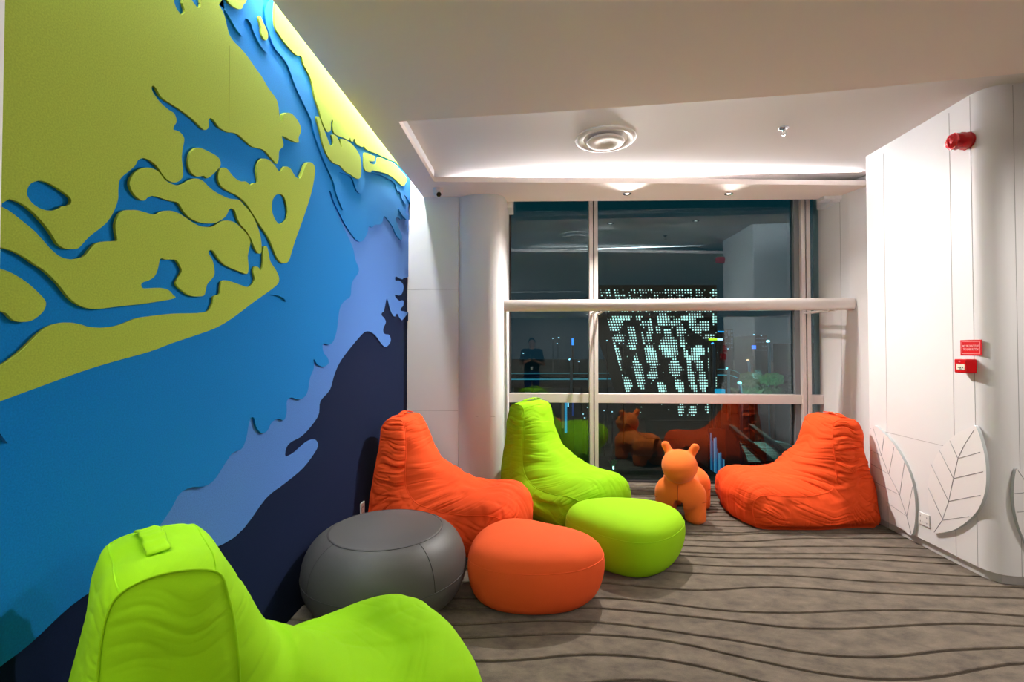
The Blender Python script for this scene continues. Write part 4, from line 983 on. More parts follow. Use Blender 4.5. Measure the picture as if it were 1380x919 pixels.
def puppy_sdf(X, Y, Z):
    d = ell(X, Y, Z, (0.20, 0, 0.235), (0.150, 0.215, 0.165))
    d = smin(d, ell(X, Y, Z, (-0.22, 0, 0.235), (0.165, 0.215, 0.170)), 0.03)
    d = smin(d, cap(X, Y, Z, (0.18, 0, 0.255), (-0.2, 0, 0.26), 0.135), 0.05)
    for sx in (0.20, -0.22):
        for sy in (-1, 1):
            d = smin(d, cyl_round(X, Y, Z, sx, sy * 0.125, 0.0, 0.26, 0.088, 0.045), 0.012)
    # hollow between each pair of legs
    for sx in (0.20, -0.22):
        d = np.maximum(d, -(cap(X, Y, Z, (sx - 0.3, 0, 0.17), (sx + 0.3, 0, 0.17), 0.040)))
        d = np.maximum(d, -np.maximum(np.maximum(np.abs(X - sx) - 0.3, np.abs(Y) - 0.038), Z - 0.17))
    d = smin(d, cap(X, Y, Z, (0.19, 0, 0.30), (0.225, 0, 0.45), 0.082, 0.078), 0.05)
    # head: egg with the blunt snout forwards
    d2 = ell(X, Y, Z, (0.235, 0, 0.485), (0.155, 0.150, 0.140))
    d2 = smin(d2, ell(X, Y, Z, (0.33, 0, 0.462), (0.105, 0.105, 0.098)), 0.06)
    d = smin(d, d2, 0.02)
    for sy in (-1, 1):
        d = smin(d, cap(X, Y, Z, (0.20, sy * 0.085, 0.575), (0.185, sy * 0.125, 0.645), 0.036), 0.018)
    d = smin(d, cap(X, Y, Z, (-0.36, 0, 0.30), (-0.42, 0, 0.37), 0.028), 0.02)
    return d
pup = empty('puppy_seat', (1.31, 4.47, 0), math.atan2(-0.91, -0.40)); tag(pup, 'orange puppy shaped child seat standing on the carpet before the window', 'toy seat')
P_, fc = surface_nets(puppy_sdf, (-0.48, -0.26, -0.02), (0.48, 0.26, 0.72), 0.0105)
P_[:, 2] = np.maximum(P_[:, 2], 0)
o = mesh_obj('body', P_, fc, PUPPY, pup, True)
PSEAM = mat('puppy_seam', (200, 70, 16), 0.9)
sm = o.modifiers.new('smooth', 'SMOOTH'); sm.iterations = 2; sm.factor = 0.5
for sx in (0.20, -0.22):
    for sy in (-1, 1):
        pts = []
        for k in range(40):
            a = 2 * PI * k / 40; q = (sx + 0.0885 * math.cos(a), sy * 0.125 + 0.0885 * math.sin(a), 0.195)
            if abs(a - (PI * 1.5 if sy > 0 else PI * 0.5)) < 1.25: continue
            pts.append((k, q))
        ks = [p[0] for p in pts]; br = next((i for i in range(1, len(ks)) if ks[i] - ks[i - 1] > 1), 0)
        pts = [p[1] for p in pts[br:] + pts[:br]]
        tube('leg_seam', [Vector((p[0], p[1] * 1.01, p[2])) for p in pts], 0.0032, PSEAM, pup, seg=5)
tube('chest_seam', [(0.353, 0, 0.215), (0.354, 0, 0.25), (0.343, 0, 0.30), (0.325, 0, 0.335)], 0.003, PSEAM, pup, seg=5)

# ================================================================== THE PHOTOGRAPHER (seen only as a reflection in the glass)
PX_, PY_ = -0.20, -0.44
man = empty('person', (PX_, PY_, 0)); tag(man, 'person in dark shirt and blue jeans holding a phone, mirrored in the window', 'person')
def joinm(parts):
    V, Fc = [], []
    for v, f in parts:
        n = sum(len(a) for a in V); V.append(np.array(v)); Fc += [[i + n for i in q] for q in f]
    return np.vstack(V), Fc
EL = [(-0.27, -0.02, 1.14), (0.27, -0.02, 1.14)]; WR = [(-0.09, 0.20, 1.235), (0.09, 0.20, 1.235)]; SHD = [(-0.185, -0.01, 1.44), (0.185, -0.01, 1.44)]
def torso(X, Y, Z, g=0.0):
    d = ell(X, Y, Z, (0, 0, 1.28), (0.185 + g, 0.115 + g, 0.24 + g))
    d = smin(d, ell(X, Y, Z, (0, 0, 1.02), (0.165 + g, 0.11 + g, 0.20 + g)), 0.08)
    d = smin(d, cap(X, Y, Z, SHD[0], SHD[1], 0.062 + g), 0.06)
    return d
def arms(X, Y, Z, g=0.0, upto=1.0):
    d = None
    for s in (0, 1):
        a = cap(X, Y, Z, SHD[s], EL[s], 0.052 + g, 0.040 + g)
        if upto >= 1: a = smin(a, cap(X, Y, Z, EL[s], WR[s], 0.040 + g, 0.027 + g), 0.02)
        d = a if d is None else np.minimum(d, a)
    return d
def legs(X, Y, Z, g=0.0):
    d = ell(X, Y, Z, (0, 0, 0.93), (0.170 + g, 0.12 + g, 0.13 + g))
    for s in (-1, 1):
        l = cap(X, Y, Z, (0.095 * s, 0, 0.90), (0.105 * s, 0.01, 0.50), 0.085 + g, 0.058 + g)
        l = smin(l, cap(X, Y, Z, (0.105 * s, 0.01, 0.50), (0.11 * s, -0.01, 0.10), 0.058 + g, 0.042 + g), 0.02)
        d = smin(d, l, 0.03)
    return d
def body_sdf(X, Y, Z):
    d = smin(torso(X, Y, Z), arms(X, Y, Z), 0.03); d = smin(d, legs(X, Y, Z), 0.05)
    d = smin(d, cap(X, Y, Z, (0, -0.01, 1.46), (0, 0.005, 1.56), 0.055), 0.03)
    h = ell(X, Y, Z, (0, 0.0, 1.665), (0.076, 0.094, 0.105)); h = smin(h, ell(X, Y, Z, (0, 0.028, 1.605), (0.056, 0.062, 0.055)), 0.03)
    h = smin(h, cap(X, Y, Z, (0, 0.088, 1.675), (0, 0.108, 1.635), 0.009, 0.014), 0.012)   # nose
    for s in (-1, 1):
        h = smin(h, ell(X, Y, Z, (0.078 * s, -0.005, 1.655), (0.012, 0.02, 0.032)), 0.008)  # ears
        h = np.maximum(h, -(ell(X, Y, Z, (0.032 * s, 0.108, 1.672), (0.018, 0.02, 0.012))))  # eye hollows
    h = smin(h, ell(X, Y, Z, (0, 0.084, 1.598), (0.026, 0.010, 0.009)), 0.006)
    d = smin(d, h, 0.02)
    for s in (-1, 1): d = smin(d, cap(X, Y, Z, (0.11 * s, -0.03, 0.06), (0.125 * s, 0.13, 0.03), 0.042, 0.032), 0.02)
    return np.maximum(d, -Z + 0.002)
parts = [surface_nets(body_sdf, (-0.36, -0.2, -0.01), (0.36, 0.28, 1.80), 0.0125)]
for s, sg_ in ((0, -1), (1, 1)):
    wx, wy, wz = WR[s]
    def hand(X, Y, Z):
        pc = (wx - 0.022 * sg_, wy + 0.045, wz + 0.02)
        d = ell(X, Y, Z, pc, (0.022, 0.046, 0.042)); d = smin(d, cap(X, Y, Z, (wx, wy, wz), pc, 0.025, 0.02), 0.015)
        for k, ln in enumerate((0.034, 0.040, 0.037, 0.029)):
            z = wz + 0.048 - k * 0.0205; b = np.array((pc[0] - 0.004 * sg_, pc[1] + 0.032, z)); m_ = b + np.array((-0.006 * sg_, ln * 0.85, 0.003)); e = m_ + np.array((-0.030 * sg_, 0.006, 0.0))
            d = smin(d, cap(X, Y, Z, b, m_, 0.0092, 0.0085), 0.005); d = smin(d, cap(X, Y, Z, m_, e, 0.0085, 0.0072), 0.003)
        t0 = np.array((pc[0] - 0.010 * sg_, pc[1] - 0.015, wz + 0.045)); t1 = t0 + np.array((-0.028 * sg_, 0.014, 0.018)); t2 = t1 + np.array((-0.02 * sg_, 0.018, 0.002))
        d = smin(d, cap(X, Y, Z, t0, t1, 0.0115, 0.010), 0.008); d = smin(d, cap(X, Y, Z, t1, t2, 0.010, 0.008), 0.003)
        return d
    parts.append(surface_nets(hand, (wx - 0.10, wy - 0.04, wz - 0.06), (wx + 0.10, wy + 0.15, wz + 0.11), 0.0042))
V, Fc = joinm(parts)
mesh_obj('body', V, Fc, mat('skin', (168, 122, 98), 0.6), man, True)
def shirt(X, Y, Z):
    d = smin(torso(X, Y, Z, 0.014), arms(X, Y, Z, 0.016, 0), 0.04)
    el = np.minimum(Z - 0.90, 0) * -1
    d = np.maximum(d, 0.90 - Z); d = np.maximum(d, -(cap(X, Y, Z, (0, -0.01, 1.50), (0, 0, 1.60), 0.066)))
    for s in (0, 1):
        a = np.array(SHD[s]); b = np.array(EL[s]); n = (b - a) / np.linalg.norm(b - a); c = a + (b - a) * 0.75
        far = (X - c[0]) * n[0] + (Y - c[1]) * n[1] + (Z - c[2]) * n[2]
        side = (np.abs(X) > 0.19)
        d = np.where(side & (far > 0), np.maximum(d, far), d)
    return d
V, Fc = surface_nets(shirt, (-0.38, -0.2, 0.86), (0.38, 0.24, 1.60), 0.012)
mesh_obj('shirt', V, Fc, mat('dark_shirt', (20, 20, 24), 0.9), man, True)
V, Fc = surface_nets(lambda X, Y, Z: np.maximum(np.maximum(legs(X, Y, Z, 0.014), Z - 0.98), 0.075 - Z), (-0.26, -0.2, 0.04), (0.26, 0.2, 1.02), 0.013)
mesh_obj('trousers', V, Fc, mat('blue_jeans', (38, 62, 120), 0.9), man, True)
V, Fc = surface_nets(lambda X, Y, Z: np.maximum(ell(X, Y, Z, (0, -0.012, 1.685), (0.086, 0.100, 0.104)), np.minimum(0.055 - 0.0 - (Z - 1.62) * 0 - (1.72 - Z) * -1 * 0 + (Y - 0.06) * 0 - 1, -1) * 0 + np.where(Z < 1.725, Y - 0.02 - (Z - 1.66) * 0.6, -1) + np.where(Z < 1.62, 1, 0)), (-0.11, -0.13, 1.58), (0.11, 0.11, 1.82), 0.009)
mesh_obj('hair', V, Fc, mat('black_hair', (14, 12, 12), 0.7), man, True)
for s in (-1, 1):
    V, Fc = surface_nets(lambda X, Y, Z: np.maximum(smin(cap(X, Y, Z, (0.11 * s, -0.04, 0.055), (0.127 * s, 0.15, 0.036), 0.054, 0.042), cap(X, Y, Z, (0.11 * s, -0.02, 0.05), (0.11 * s, -0.02, 0.11), 0.052), 0.02), -Z), (0.11 * s - 0.09, -0.13, -0.01), (0.11 * s + 0.10, 0.22, 0.17), 0.011)
    mesh_obj('shoe', V, Fc, mat('dark_shoe', (30, 30, 32), 0.7), man, True)
mesh_obj('badge', *(lambda b: (b[0], b[1]))(([( -0.03, 0.142, 1.02), (0.03, 0.142, 1.02), (0.03, 0.142, 1.10), (-0.03, 0.142, 1.10), (-0.03, 0.138, 1.02), (0.03, 0.138, 1.02), (0.03, 0.138, 1.10), (-0.03, 0.138, 1.10)], [(0, 3, 2, 1), (4, 5, 6, 7), (0, 1, 5, 4), (1, 2, 6, 5), (2, 3, 7, 6), (3, 0, 4, 7)])), WPLAST, man)
tube('lanyard', [(-0.05, 0.055, 1.50), (-0.04, 0.125, 1.36), (-0.008, 0.140, 1.11), (0.008, 0.140, 1.11), (0.04, 0.125, 1.36), (0.05, 0.055, 1.50)], 0.004, BLACK, man)
ph = box('phone', -0.036, 0.036, 0.2845, 0.2925, 1.185, 1.335, BLACK, None, 0.003)
ph.location = (PX_, PY_, 0); tag(ph, 'black phone held upright in both hands of the person behind the camera', 'phone')

# slot light and air grille in the ceiling behind, both seen in the glass
ll = empty('linear_ceiling_light', (0.15, -2.2, ZC)); tag(ll, 'slim white linear ceiling light behind the photographer, mirrored as a thin line in the window', 'ceiling light')
box('channel', -1.0, 1.0, -0.03, 0.03, -0.004, 0.02, WPLAST, ll)
box('diffuser_strip', -0.98, 0.98, -0.02, 0.02, -0.007, -0.003, mat('lamp_strip', (255, 255, 255), 0.4, emit=(255, 250, 245), estr=1.6), ll)

# ================================================================== OUTSIDE, AT NIGHT
GNDZ = -7.0
GROUND = add_noise(mat('night_ground', (14, 30, 34), 0.6), 0.4, 0.3)
gd = box('ground', -120, 160, YG + 0.8, 420, GNDZ - 0.2, GNDZ, GROUND); tag(gd, kind='structure')
def at(px, py, Y): return onY(px, py, Y)
def emit(name, rgb, s): return mat(name, rgb, 0.5, emit=rgb, estr=s)
NIGHT = mat('night_concrete', (24, 34, 40), 0.8)
NIGHT2 = mat('night_block', (20, 32, 40), 0.8)
# building with a perforated lit facade
YF = 45.0
bl = empty('perforated_building', (at(886, 470, YF).x, YF, GNDZ)); tag(bl, 'dark building whose leaning facade is pricked with hundreds of white lights', 'building')
q = [at(804, 384, YF), at(966, 384, YF), at(967, 566, YF), at(864, 566, YF)]
bL = Vector(bl.location)
vs = [p - bL for p in q] + [p - bL + Vector((0, 12, 0)) for p in q]
mesh_obj('facade', vs, [(3, 2, 1, 0), (4, 5, 6, 7), (0, 1, 5, 4), (1, 2, 6, 5), (2, 3, 7, 6), (3, 0, 4, 7)], mat('facade_dark', (4, 12, 16), 0.7), bl)
q2 = [at(870, 566, YF + 1), at(967, 566, YF + 1)]
b0, b1 = q2[0] - bL, q2[1] - bL
box('plinth', b0.x, b1.x, 1, 11, 0, b0.z, NIGHT, bl)
CL = [(829,437,9,10,0),(842,428.7,9,4,0),(852,448,5,9,.2),(834,456,8,6,0),(861,428,4,3,0),(867,437,4,4,0),(876.6,439,4,9,.1),(894,431,9,8,0),(887,444,2.5,6,.2),(899,447,5,5,.2),(913,434,4,4,0),(906,437,4,4,0),(917.4,446,6,8,0),(932,432,5,10,.1),(923.5,428.7,7,3,0),(941,444,7,6,0),(949.6,439,7,7,0),(936.6,426,11,3,0),(962.7,430,2.4,8,0),(829,478,6,21,.24),(842,517.6,9,11,.2),(860.7,502,5.5,22,.2),(853,461,5.5,11,0),(878,480,7.5,16,.25),(892,522,5,8,.25),(901.5,467,12,15,.1),(867.6,457,3,8,.2),(875,454,4,7,0),(880,505,7,7,0),(910,496,7.5,12,.1),(916,520,6.5,9,.2),(927,482,3.5,12,.3),(932,510,4,20,.25),(941,473,9,7,0),(936,481,6,6,0),(943,492,5,8,0),(947,514,5.5,14,.1),(958.5,492,5,10,0),(961,512,4,14,.1),(920,462,4.5,7,.1),(955,454,8,3,0),(957,472,3,5,0),(908,460,3,3,0),(842,552,6,8,0),(918,552,4,8,0),(934,553,5,7,0),(955,551,4,6,0)]
rr = random.Random(4); dots = []
row = 0; yv = 391.0
while yv < 562:
    vfrac = (yv - 390) / 175
    x0 = 809 + 0.26 * (yv - 390); x1 = 965
    n = 41; 
    for j in range(n + 1):
        xv = x0 + (x1 - x0) * j / n
        if xv < 807.5 or xv > 965.5: continue
        if yv < 420: on = rr.random() < 0.66; rad = rr.choice((0.7, 1.1, 1.5))
        else:
            best = 9
            for (cx, cy, rx, ry, sl) in CL:
                dx = xv - cx - sl * (yv - cy); dy = yv - cy
                best = min(best, math.sqrt((dx / rx) ** 2 + (dy / ry) ** 2))
            on = best < 1.12 or rr.random() < 0.05; rad = 1.65 if best < 0.85 else 1.05 + 0.3 * rr.random()
            if best > 1.12: rad = 0.7
        if on: dots.append((xv, yv, rad))
    yv += 3.58
vs = []; fs = []
for (a, b, r) in dots:
    c = at(a, b, YF - 0.04) - bL; R = r * YF / FOC * 0.78; n0 = len(vs)
    for k in range(8): vs.append((c.x + R * math.cos(k * PI / 4), c.y, c.z + R * math.sin(k * PI / 4)))
    fs.append(tuple(n0 + k for k in range(8)))
o = mesh_obj('facade_lights', vs, fs, emit('facade_lamps', (205, 232, 222), 1.25), bl); o['kind'] = 'stuff'
# elevated road with its strip lights
YV = 62.0
vi = empty('elevated_road', (at(800, 508, YV).x, YV, GNDZ)); tag(vi, 'elevated road with two thin lit edge lines crossing behind the window', 'road bridge')
vL = Vector(vi.location)
ed = catmull([tuple(at(x, y, Y_)) for x, y, Y_ in ((560, 503, YV), (700, 503, YV), (850, 502, YV), (940, 498, YV + 2), (985, 498, YV + 3), (1001, 508, YV), (1004, 522, YV - 5))], 8, False)
for nm, off, th, m in (('parapet', 0.0, 0.5, NIGHT), ('light_line', 0.0, 0.09, emit('teal_line', (40, 110, 120), 0.55)), ('light_line', -0.75, 0.10, emit('teal_line_low', (44, 140, 160), 0.75))):
    vs = []; fs = []
    for p in ed:
        p = Vector(p) - vL; f = -0.05 if nm == 'light_line' else 0.0
        for (dy, dz) in ((f, 0), (f + 0.3, 0), (f + 0.3, -th), (f, -th)): vs.append(p + Vector((0, dy, dz + off)))
    for i in range(len(ed) - 1):
        for k in range(4): fs.append((i * 4 + k, i * 4 + (k + 1) % 4, (i + 1) * 4 + (k + 1) % 4, (i + 1) * 4 + k))
    mesh_obj(nm, vs, fs, m, vi)
vs = []; fs = []
for p in ed:
    p = Vector(p) - vL
    for (dy, dz) in ((0.3, -0.6), (7, -0.6), (6, -2.0), (1.5, -2.0)): vs.append(p + Vector((0, dy, dz)))
for i in range(len(ed) - 1):
    for k in range(4): fs.append((i * 4 + k, i * 4 + (k + 1) % 4, (i + 1) * 4 + (k + 1) % 4, (i + 1) * 4 + k))
mesh_obj('deck', vs, fs, mat('bridge_deck', (26, 52, 62), 0.8), vi)
for k, px in enumerate((700, 790, 900, 985)):
    p = at(px, 520, YV + 3) - vL; box('pier', p.x - 0.7, p.x + 0.7, 2.6, 4.2, 0, p.z + 0.3, NIGHT, vi)
# street lamps
def street_lamp(lbl, px, py, pyb, Y, rgb, s, r, pole_rgb=(60, 120, 150)):
    t = at(px, py, Y); b = at(px + 2, pyb, Y)
    r_ = empty('street_lamp', (b.x, Y, GNDZ)); tag(r_, lbl, 'street lamp')
    h = t.z - GNDZ
    tube('pole', [(0, 0, 0), (0, 0, h - 0.4), (-0.05, 0, h - 0.1), (t.x - b.x, 0, h)], 0.09 * Y / 30, mat('lamp_pole_%d' % Y, pole_rgb, 0.5, emit=None), r_)
    R = r * Y / FOC
    lathe_mesh('lantern', [(0.0, -R * 0.8), (R * 0.7, -R * 0.55), (R, 0), (R * 0.75, R * 0.5), (0, R * 0.75)], emit('lamp_%s' % '_'.join(map(str, rgb)), rgb, s), r_, 16, loc=(t.x - b.x, 0, h))
    return r_
street_lamp('tall street lamp with blue-white light right of the building', 1035, 460, 508, 30, (170, 240, 255), 4, 2.3)
street_lamp('short street lamp with warm light left of the tall one', 1008, 485.5, 505, 34, (255, 200, 160), 3, 1.9)
street_lamp('street lamp with green-white light low in front of the trees', 996.5, 516, 532, 22, (110, 255, 240), 4, 2.4)
street_lamp('street lamp with cyan light on the curve of the elevated road', 980, 496.5, 503, 58, (120, 230, 240), 3, 1.9)
street_lamp('street lamp with blue light at the right edge of the perforated building', 960.5, 463, 488, 42, (60, 150, 255), 3.5, 1.8)
street_lamp('street lamp with pale blue light seen in the left pane', 768, 484.5, 505, 55, (150, 220, 255), 3, 1.6)
# trees
def night_tree(lbl, px, py, rx, rz, Y, rgb, seed):
    c = at(px, py, Y); rng_ = random.Random(seed); k = Y / FOC
    t = empty('tree', (c.x, Y, GNDZ)); tag(t, lbl, 'tree', 'trees outside')
    h = c.z - GNDZ
    tube('trunk', [(0, 0, 0), (0.05, 0, h * 0.5), (0, 0, h)], 0.12, mat('night_bark', (30, 30, 26), 0.9), t)
    vs = []; fs = []
    for i in range(900):
        v = Vector((rng_.gauss(0, 1), rng_.gauss(0, 1), rng_.gauss(0, 1))).normalized() * (0.35 + 0.65 * rng_.random() ** 0.4)
        lump = 1 + 0.25 * math.sin(v.x * 7 + seed) * math.cos(v.z * 6)
        p = Vector((v.x * rx * k * lump, v.y * rx * k, h + v.z * rz * k * lump))
        a = Vector((rng_.gauss(0, 1), rng_.gauss(0, 1), rng_.gauss(0, 1))).normalized(); b = a.orthogonal().normalized(); s = 0.11 + 0.06 * rng_.random()
        n0 = len(vs); vs += [p + a * s, p + b * s * 0.45, p - a * s, p - b * s * 0.45]; fs.append((n0, n0 + 1, n0 + 2, n0 + 3))
    mesh_obj('crown', vs, fs, mat('leaves_' + '_'.join(map(str, rgb)), rgb, 0.7), t)
night_tree('olive tree crown beside the green-white lamp', 1012, 512, 13, 9, 26, (110, 130, 90), 3)
night_tree('green tree crown below the tall street lamp', 1040, 511, 13, 7, 25, (60, 150, 90), 5)
night_tree('dark tree at the right edge of the wide pane', 1066, 520, 20, 13, 29, (50, 66, 46), 9)
night_tree('dark bush under the tree crowns', 1020, 528, 30, 7, 24, (60, 80, 56), 12)
l = bpy.data.lights.new('tree_lamp_light', 'POINT'); l.energy = 200; l.color = (0.5, 1, 0.8); l.shadow_soft_size = 0.2
lo = bpy.data.objects.new('tree_lamp_light', l); COL.objects.link(lo); lo.location = at(1020, 505, 22)
# far blocks and signs
def block(lbl, x0, x1, y0, Y, rgb, rows_=6, cols=4, lit=None):
    a = at(x0, y0, Y); b = at(x1, y0, Y)
    r = empty('city_building', ((a.x + b.x) / 2, Y, GNDZ)); tag(r, lbl, 'building')
    w = (b.x - a.x) / 2; h = a.z - GNDZ
    box('wall', -w, w, 0, 15, 0, h, mat('block_' + '_'.join(map(str, rgb)), rgb, 0.8), r)
    for i in range(rows_):
        for j in range(cols):
            z = h - (i + 0.8) * (h * 0.35 / rows_) ; x = -w + (j + 0.5) * 2 * w / cols
            if rr.random() < 0.55: box('window', x - w / cols * 0.6, x + w / cols * 0.6, -0.1, 0.02, z - h * 0.012, z + h * 0.012, lit or emit('dim_window', (70, 90, 110), 0.35), r)
    return r
block('far grey block with dim windows right of the perforated building', 977, 988, 444, 130, (30, 44, 54), 9, 3)
block('low far block behind the tall street lamp', 1018, 1034, 452, 140, (14, 34, 46), 4, 4)
block('far block seen in the narrow right pane', 1096, 1112, 462, 90, (12, 30, 60), 4, 3, emit('blue_window', (30, 80, 220), 0.5))
def sign_box(lbl, x0, x1, y0, y1, Y, rgb, s):
    a = at(x0, y0, Y); b = at(x1, y1, Y)
    r = empty('illuminated_sign', ((a.x + b.x) / 2, Y, b.z)); tag(r, lbl, 'sign')
    w = (b.x - a.x) / 2; h = a.z - b.z
    box('face', -w, w, -0.3, 0, 0, h, emit('sign_%s' % '_'.join(map(str, rgb)), rgb, s), r); box('cabinet', -w * 1.02, w * 1.02, 0, 0.8, -h * 0.05, h * 1.05, NIGHT, r)
    box('post', -0.15, 0.15, 0.1, 0.5, GNDZ - b.z, 0, NIGHT, r)
sign_box('lime green lit sign bar at the right of the perforated building', 955, 965, 456, 458.5, 43, (190, 240, 30), 1.6)
sign_box('white lit sign bar beside the lime one', 966.5, 973.5, 456.3, 458.6, 100, (200, 225, 255), 1.6)
sign_box('cyan lit sign bar above the white one', 967, 975.5, 446, 447.8, 126, (30, 160, 230), 1.0)
sign_box('blue lit sign near the tall street lamp', 1013, 1018, 465.5, 470, 95, (60, 120, 255), 1.5)
sign_box('bright cyan panel low beside the perforated building', 963, 975.5, 524, 531, 40, (0, 150, 190), 0.9)
sign_box('white blue lit canopy far off in the left pane', 690, 744, 508.8, 511.0, 70, (120, 220, 235), 0.9)
sign_box('vertical blue lit sign in the left pane', 770.5, 773, 456, 465, 90, (50, 130, 240), 1.6)
lights_px = [(745,456),(753,455),(751,463),(780,487),(705,476),(1016,451),(1026,452),(992,502),(975,501),(814,553),(825,555),(786,558),(792,549),(1062,475),(1071,475),(966,475),(1096,485),(1101,495),(720,505),(788,563),(840,463),(818,459),(981,470)]
proto = None
for k, (a, b) in enumerate(lights_px):
    Y = 38 if b > 540 else (43.5 if 806 < a < 900 else 110); p = at(a, b, Y); h = p.z - GNDZ
    if proto is None:
        R = 1.0 * 110 / FOC
        proto = empty('distant_lamp')
        lathe_mesh('lantern', [(0.0, -R * 0.7), (R * 0.8, -R * 0.3), (R, 0.1 * R), (R * 0.4, R * 0.6), (0, R * 0.7)], emit('city_glow', (180, 220, 240), 1.5), proto, 12)
        box('mast', -0.04, 0.04, -0.04, 0.04, 0, 1, NIGHT, proto)
        o = proto; kids = list(proto.children)
    else:
        o = proto.copy(); COL.objects.link(o); kids = []
        for c_ in proto.children:
            q_ = c_.copy(); COL.objects.link(q_); q_.parent = o; kids.append(q_)
    o.location = (p.x, p.y, GNDZ)
    s = (0.8 + 0.5 * rr.random()) * Y / 110
    for c_ in kids:
        if c_.name.startswith('lantern'): c_.location = (0, 0, h); c_.scale = (s, s, s)
        else: c_.scale = (1, 1, h - 0.1 * s)
    tag(o, 'tiny pale point of light among the far city lights', 'distant lamp', 'far city lights')
# roofs just below the window: louvred canopy, blue lit fins, lit pillar, shrubs
lv = empty('louvred_canopy', (at(1060, 612, 12).x, 12, -2.3)); tag(lv, 'dark louvred canopy roof with bright slots below the right pane', 'canopy')
lL = Vector(lv.location)
def onz(px, py, z): return onZ(px, py, z)
CZ = -1.3
for k in range(15):
    f = k / 14
    a = onz(1020 + f * 16, 597 + f * 26, CZ); b = onz(1032 + f * 34, 597 + f * 26, CZ)
    box('louvre', a.x - lL.x - 0.5, b.x - lL.x + 0.6, a.y - lL.y - 0.05, a.y - lL.y + 0.05, CZ - lL.z - 0.02, CZ - lL.z + 0.02, mat('louvre_dark', (16, 28, 34), 0.5), lv)
cpts = [onz(1021, 596, CZ - 0.25), onz(1031, 597, CZ - 0.25), onz(1060, 618, CZ - 0.25), onz(1034, 619, CZ - 0.25)]
vs = [p - lL for p in cpts] + [p - lL - Vector((0, 0, 0.05)) for p in cpts]
mesh_obj('light_panel', vs, [(0, 3, 2, 1), (4, 5, 6, 7), (0, 1, 5, 4), (1, 2, 6, 5), (2, 3, 7, 6), (3, 0, 4, 7)], emit('canopy_glow', (120, 170, 175), 0.8), lv)
cpts = [onz(1043, 593, CZ - 0.25), onz(1062, 597, CZ - 0.25), onz(1085, 612, CZ - 0.25), onz(1066, 612, CZ - 0.25)]
vs = [p - lL for p in cpts] + [p - lL - Vector((0, 0, 0.05)) for p in cpts]
mesh_obj('light_panel', vs, [(0, 3, 2, 1), (4, 5, 6, 7), (0, 1, 5, 4), (1, 2, 6, 5), (2, 3, 7, 6), (3, 0, 4, 7)], emit('canopy_glow_dim', (30, 84, 96), 0.6), lv)
for (A_, B_) in (((985, 575), (1042, 626)), ((1012, 574), (1072, 622))):
    a, b = onz(*A_, CZ + 0.05) - lL, onz(*B_, CZ + 0.05) - lL
    tube('beam', [a, b], 0.10, mat('beam_dark', (4, 8, 10), 0.8), lv, seg=4)
fins = empty('lit_fin_screen', (at(967, 615, 10).x, 10, GNDZ)); tag(fins, 'screen of narrow blue lit fins below the window beside the puppy seat', 'light screen')
fL = Vector(fins.location)
for k in range(9):
    px = 958 + k * 2.2; a = at(px, 576 + k * 4 + 16 * rr.random(), 10); b = at(px, 652, 10)
    w = 0.004 + 0.005 * rr.random()
    box('lit_fin', a.x - fL.x - w, a.x - fL.x + w, -0.02, 0.02, b.z - fL.z, a.z - fL.z, emit('fin_glow_%d' % (k % 3), [(60, 150, 200), (20, 90, 140), (120, 200, 230)][k % 3], 0.3), fins)
a = at(956, 578, 10); b = at(979, 655, 10)
box('back_board', a.x - fL.x, b.x - fL.x, 0.03, 0.08, 0, a.z - fL.z, NIGHT, fins)
pil = empty('lit_pillar', (at(763, 560, 14).x, 14, GNDZ)); tag(pil, 'blue and amber lit pillar outside behind the lime bean bag', 'pillar')
pL = Vector(pil.location)
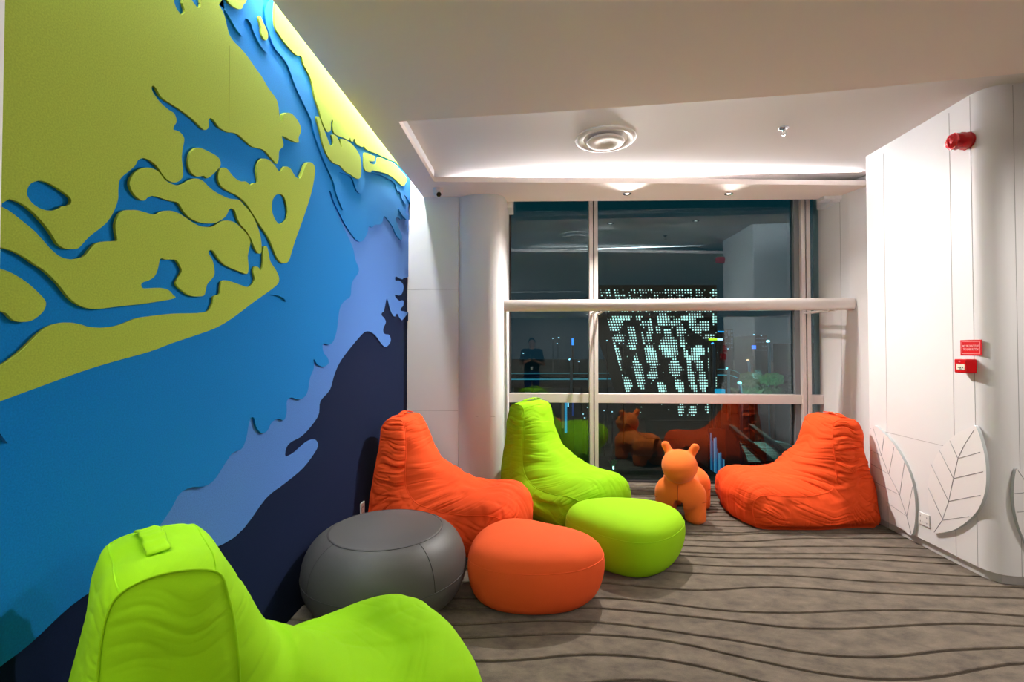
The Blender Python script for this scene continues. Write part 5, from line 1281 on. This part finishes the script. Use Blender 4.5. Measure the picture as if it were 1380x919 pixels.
for nm, x0, x1, y0, y1, rgb, s in (('lamp_tube', 761, 764.2, 541, 583, (40, 150, 190), 0.8), ('lamp_tube', 765, 766.4, 541, 548, (160, 235, 255), 1.5), ('lamp_tube', 756.8, 760, 541, 577, (120, 100, 70), 0.35), ('lamp_tube', 771, 773, 541, 560, (10, 60, 130), 0.5)):
    a = at(x0, y0, 14); b = at(x1, y1, 14); box(nm, a.x - pL.x, b.x - pL.x, -0.03, 0.03, b.z - pL.z, a.z - pL.z, emit('pil_%d' % x0, rgb, s), pil)
a = at(755.5, 540, 14); b = at(774, 590, 14); box('post', a.x - pL.x, b.x - pL.x, 0.05, 0.3, 0, a.z - pL.z + 0.2, NIGHT, pil)
ledge = box('planter_ledge', -0.8, 3.0, 5.9, 9.6, -0.9, -0.62, mat('ledge_dark', (26, 34, 32), 0.9)); tag(ledge, 'dark planted ledge just outside and below the window', 'ledge')
sup = box('ledge_wall', -0.8, 3.0, 9.3, 9.6, GNDZ, -0.9, mat('ledge_dark', (26, 34, 32), 0.9)); sup.parent = ledge
def shrub(lbl, px, py, Y, seed):
    c = at(px, py, Y); c.z = -0.62; rng_ = random.Random(seed)
    r = empty('ledge_shrub', c); tag(r, lbl, 'plant', 'shrubs on the ledge')
    for k in range(14):
        an = rng_.random() * 2 * PI; L = 0.14 + 0.12 * rng_.random(); t = 0.35 + 0.6 * rng_.random()
        d = Vector((math.cos(an) * t, math.sin(an) * t, 1)).normalized(); s = Vector((-math.sin(an), math.cos(an), 0)) * 0.014
        m1 = d * L * 0.6; tip = d * L + Vector((0, 0, -0.06 * t)); up = Vector((0, 0, 0.003))
        vs = [s * 0.3, -s * 0.3, m1 + s, m1 - s, tip, s * .3 + up, -s * .3 + up, m1 + s + up, m1 - s + up]
        mesh_obj('leaf', vs, [(0, 1, 3, 2), (2, 3, 4), (5, 7, 8, 6), (7, 4, 8)], mat('shrub_green', (60, 170, 90), 0.6), r)
    lathe_mesh('lamp', [(0.0, 0.0), (0.014, 0.0), (0.014, 0.05), (0.0, 0.055)], emit('shrub_lamp', (200, 255, 240), 2.2), r, 12, loc=(0, -0.05, 0))
shrub('lit green shrub outside just left of the mirrored puppy feet', 826, 603, 8.6, 1)
shrub('lit green shrub outside at the foot of the glass', 857, 646, 7.0, 2)
shrub('lit green shrub outside low in the left pane', 690, 660, 8.0, 3)
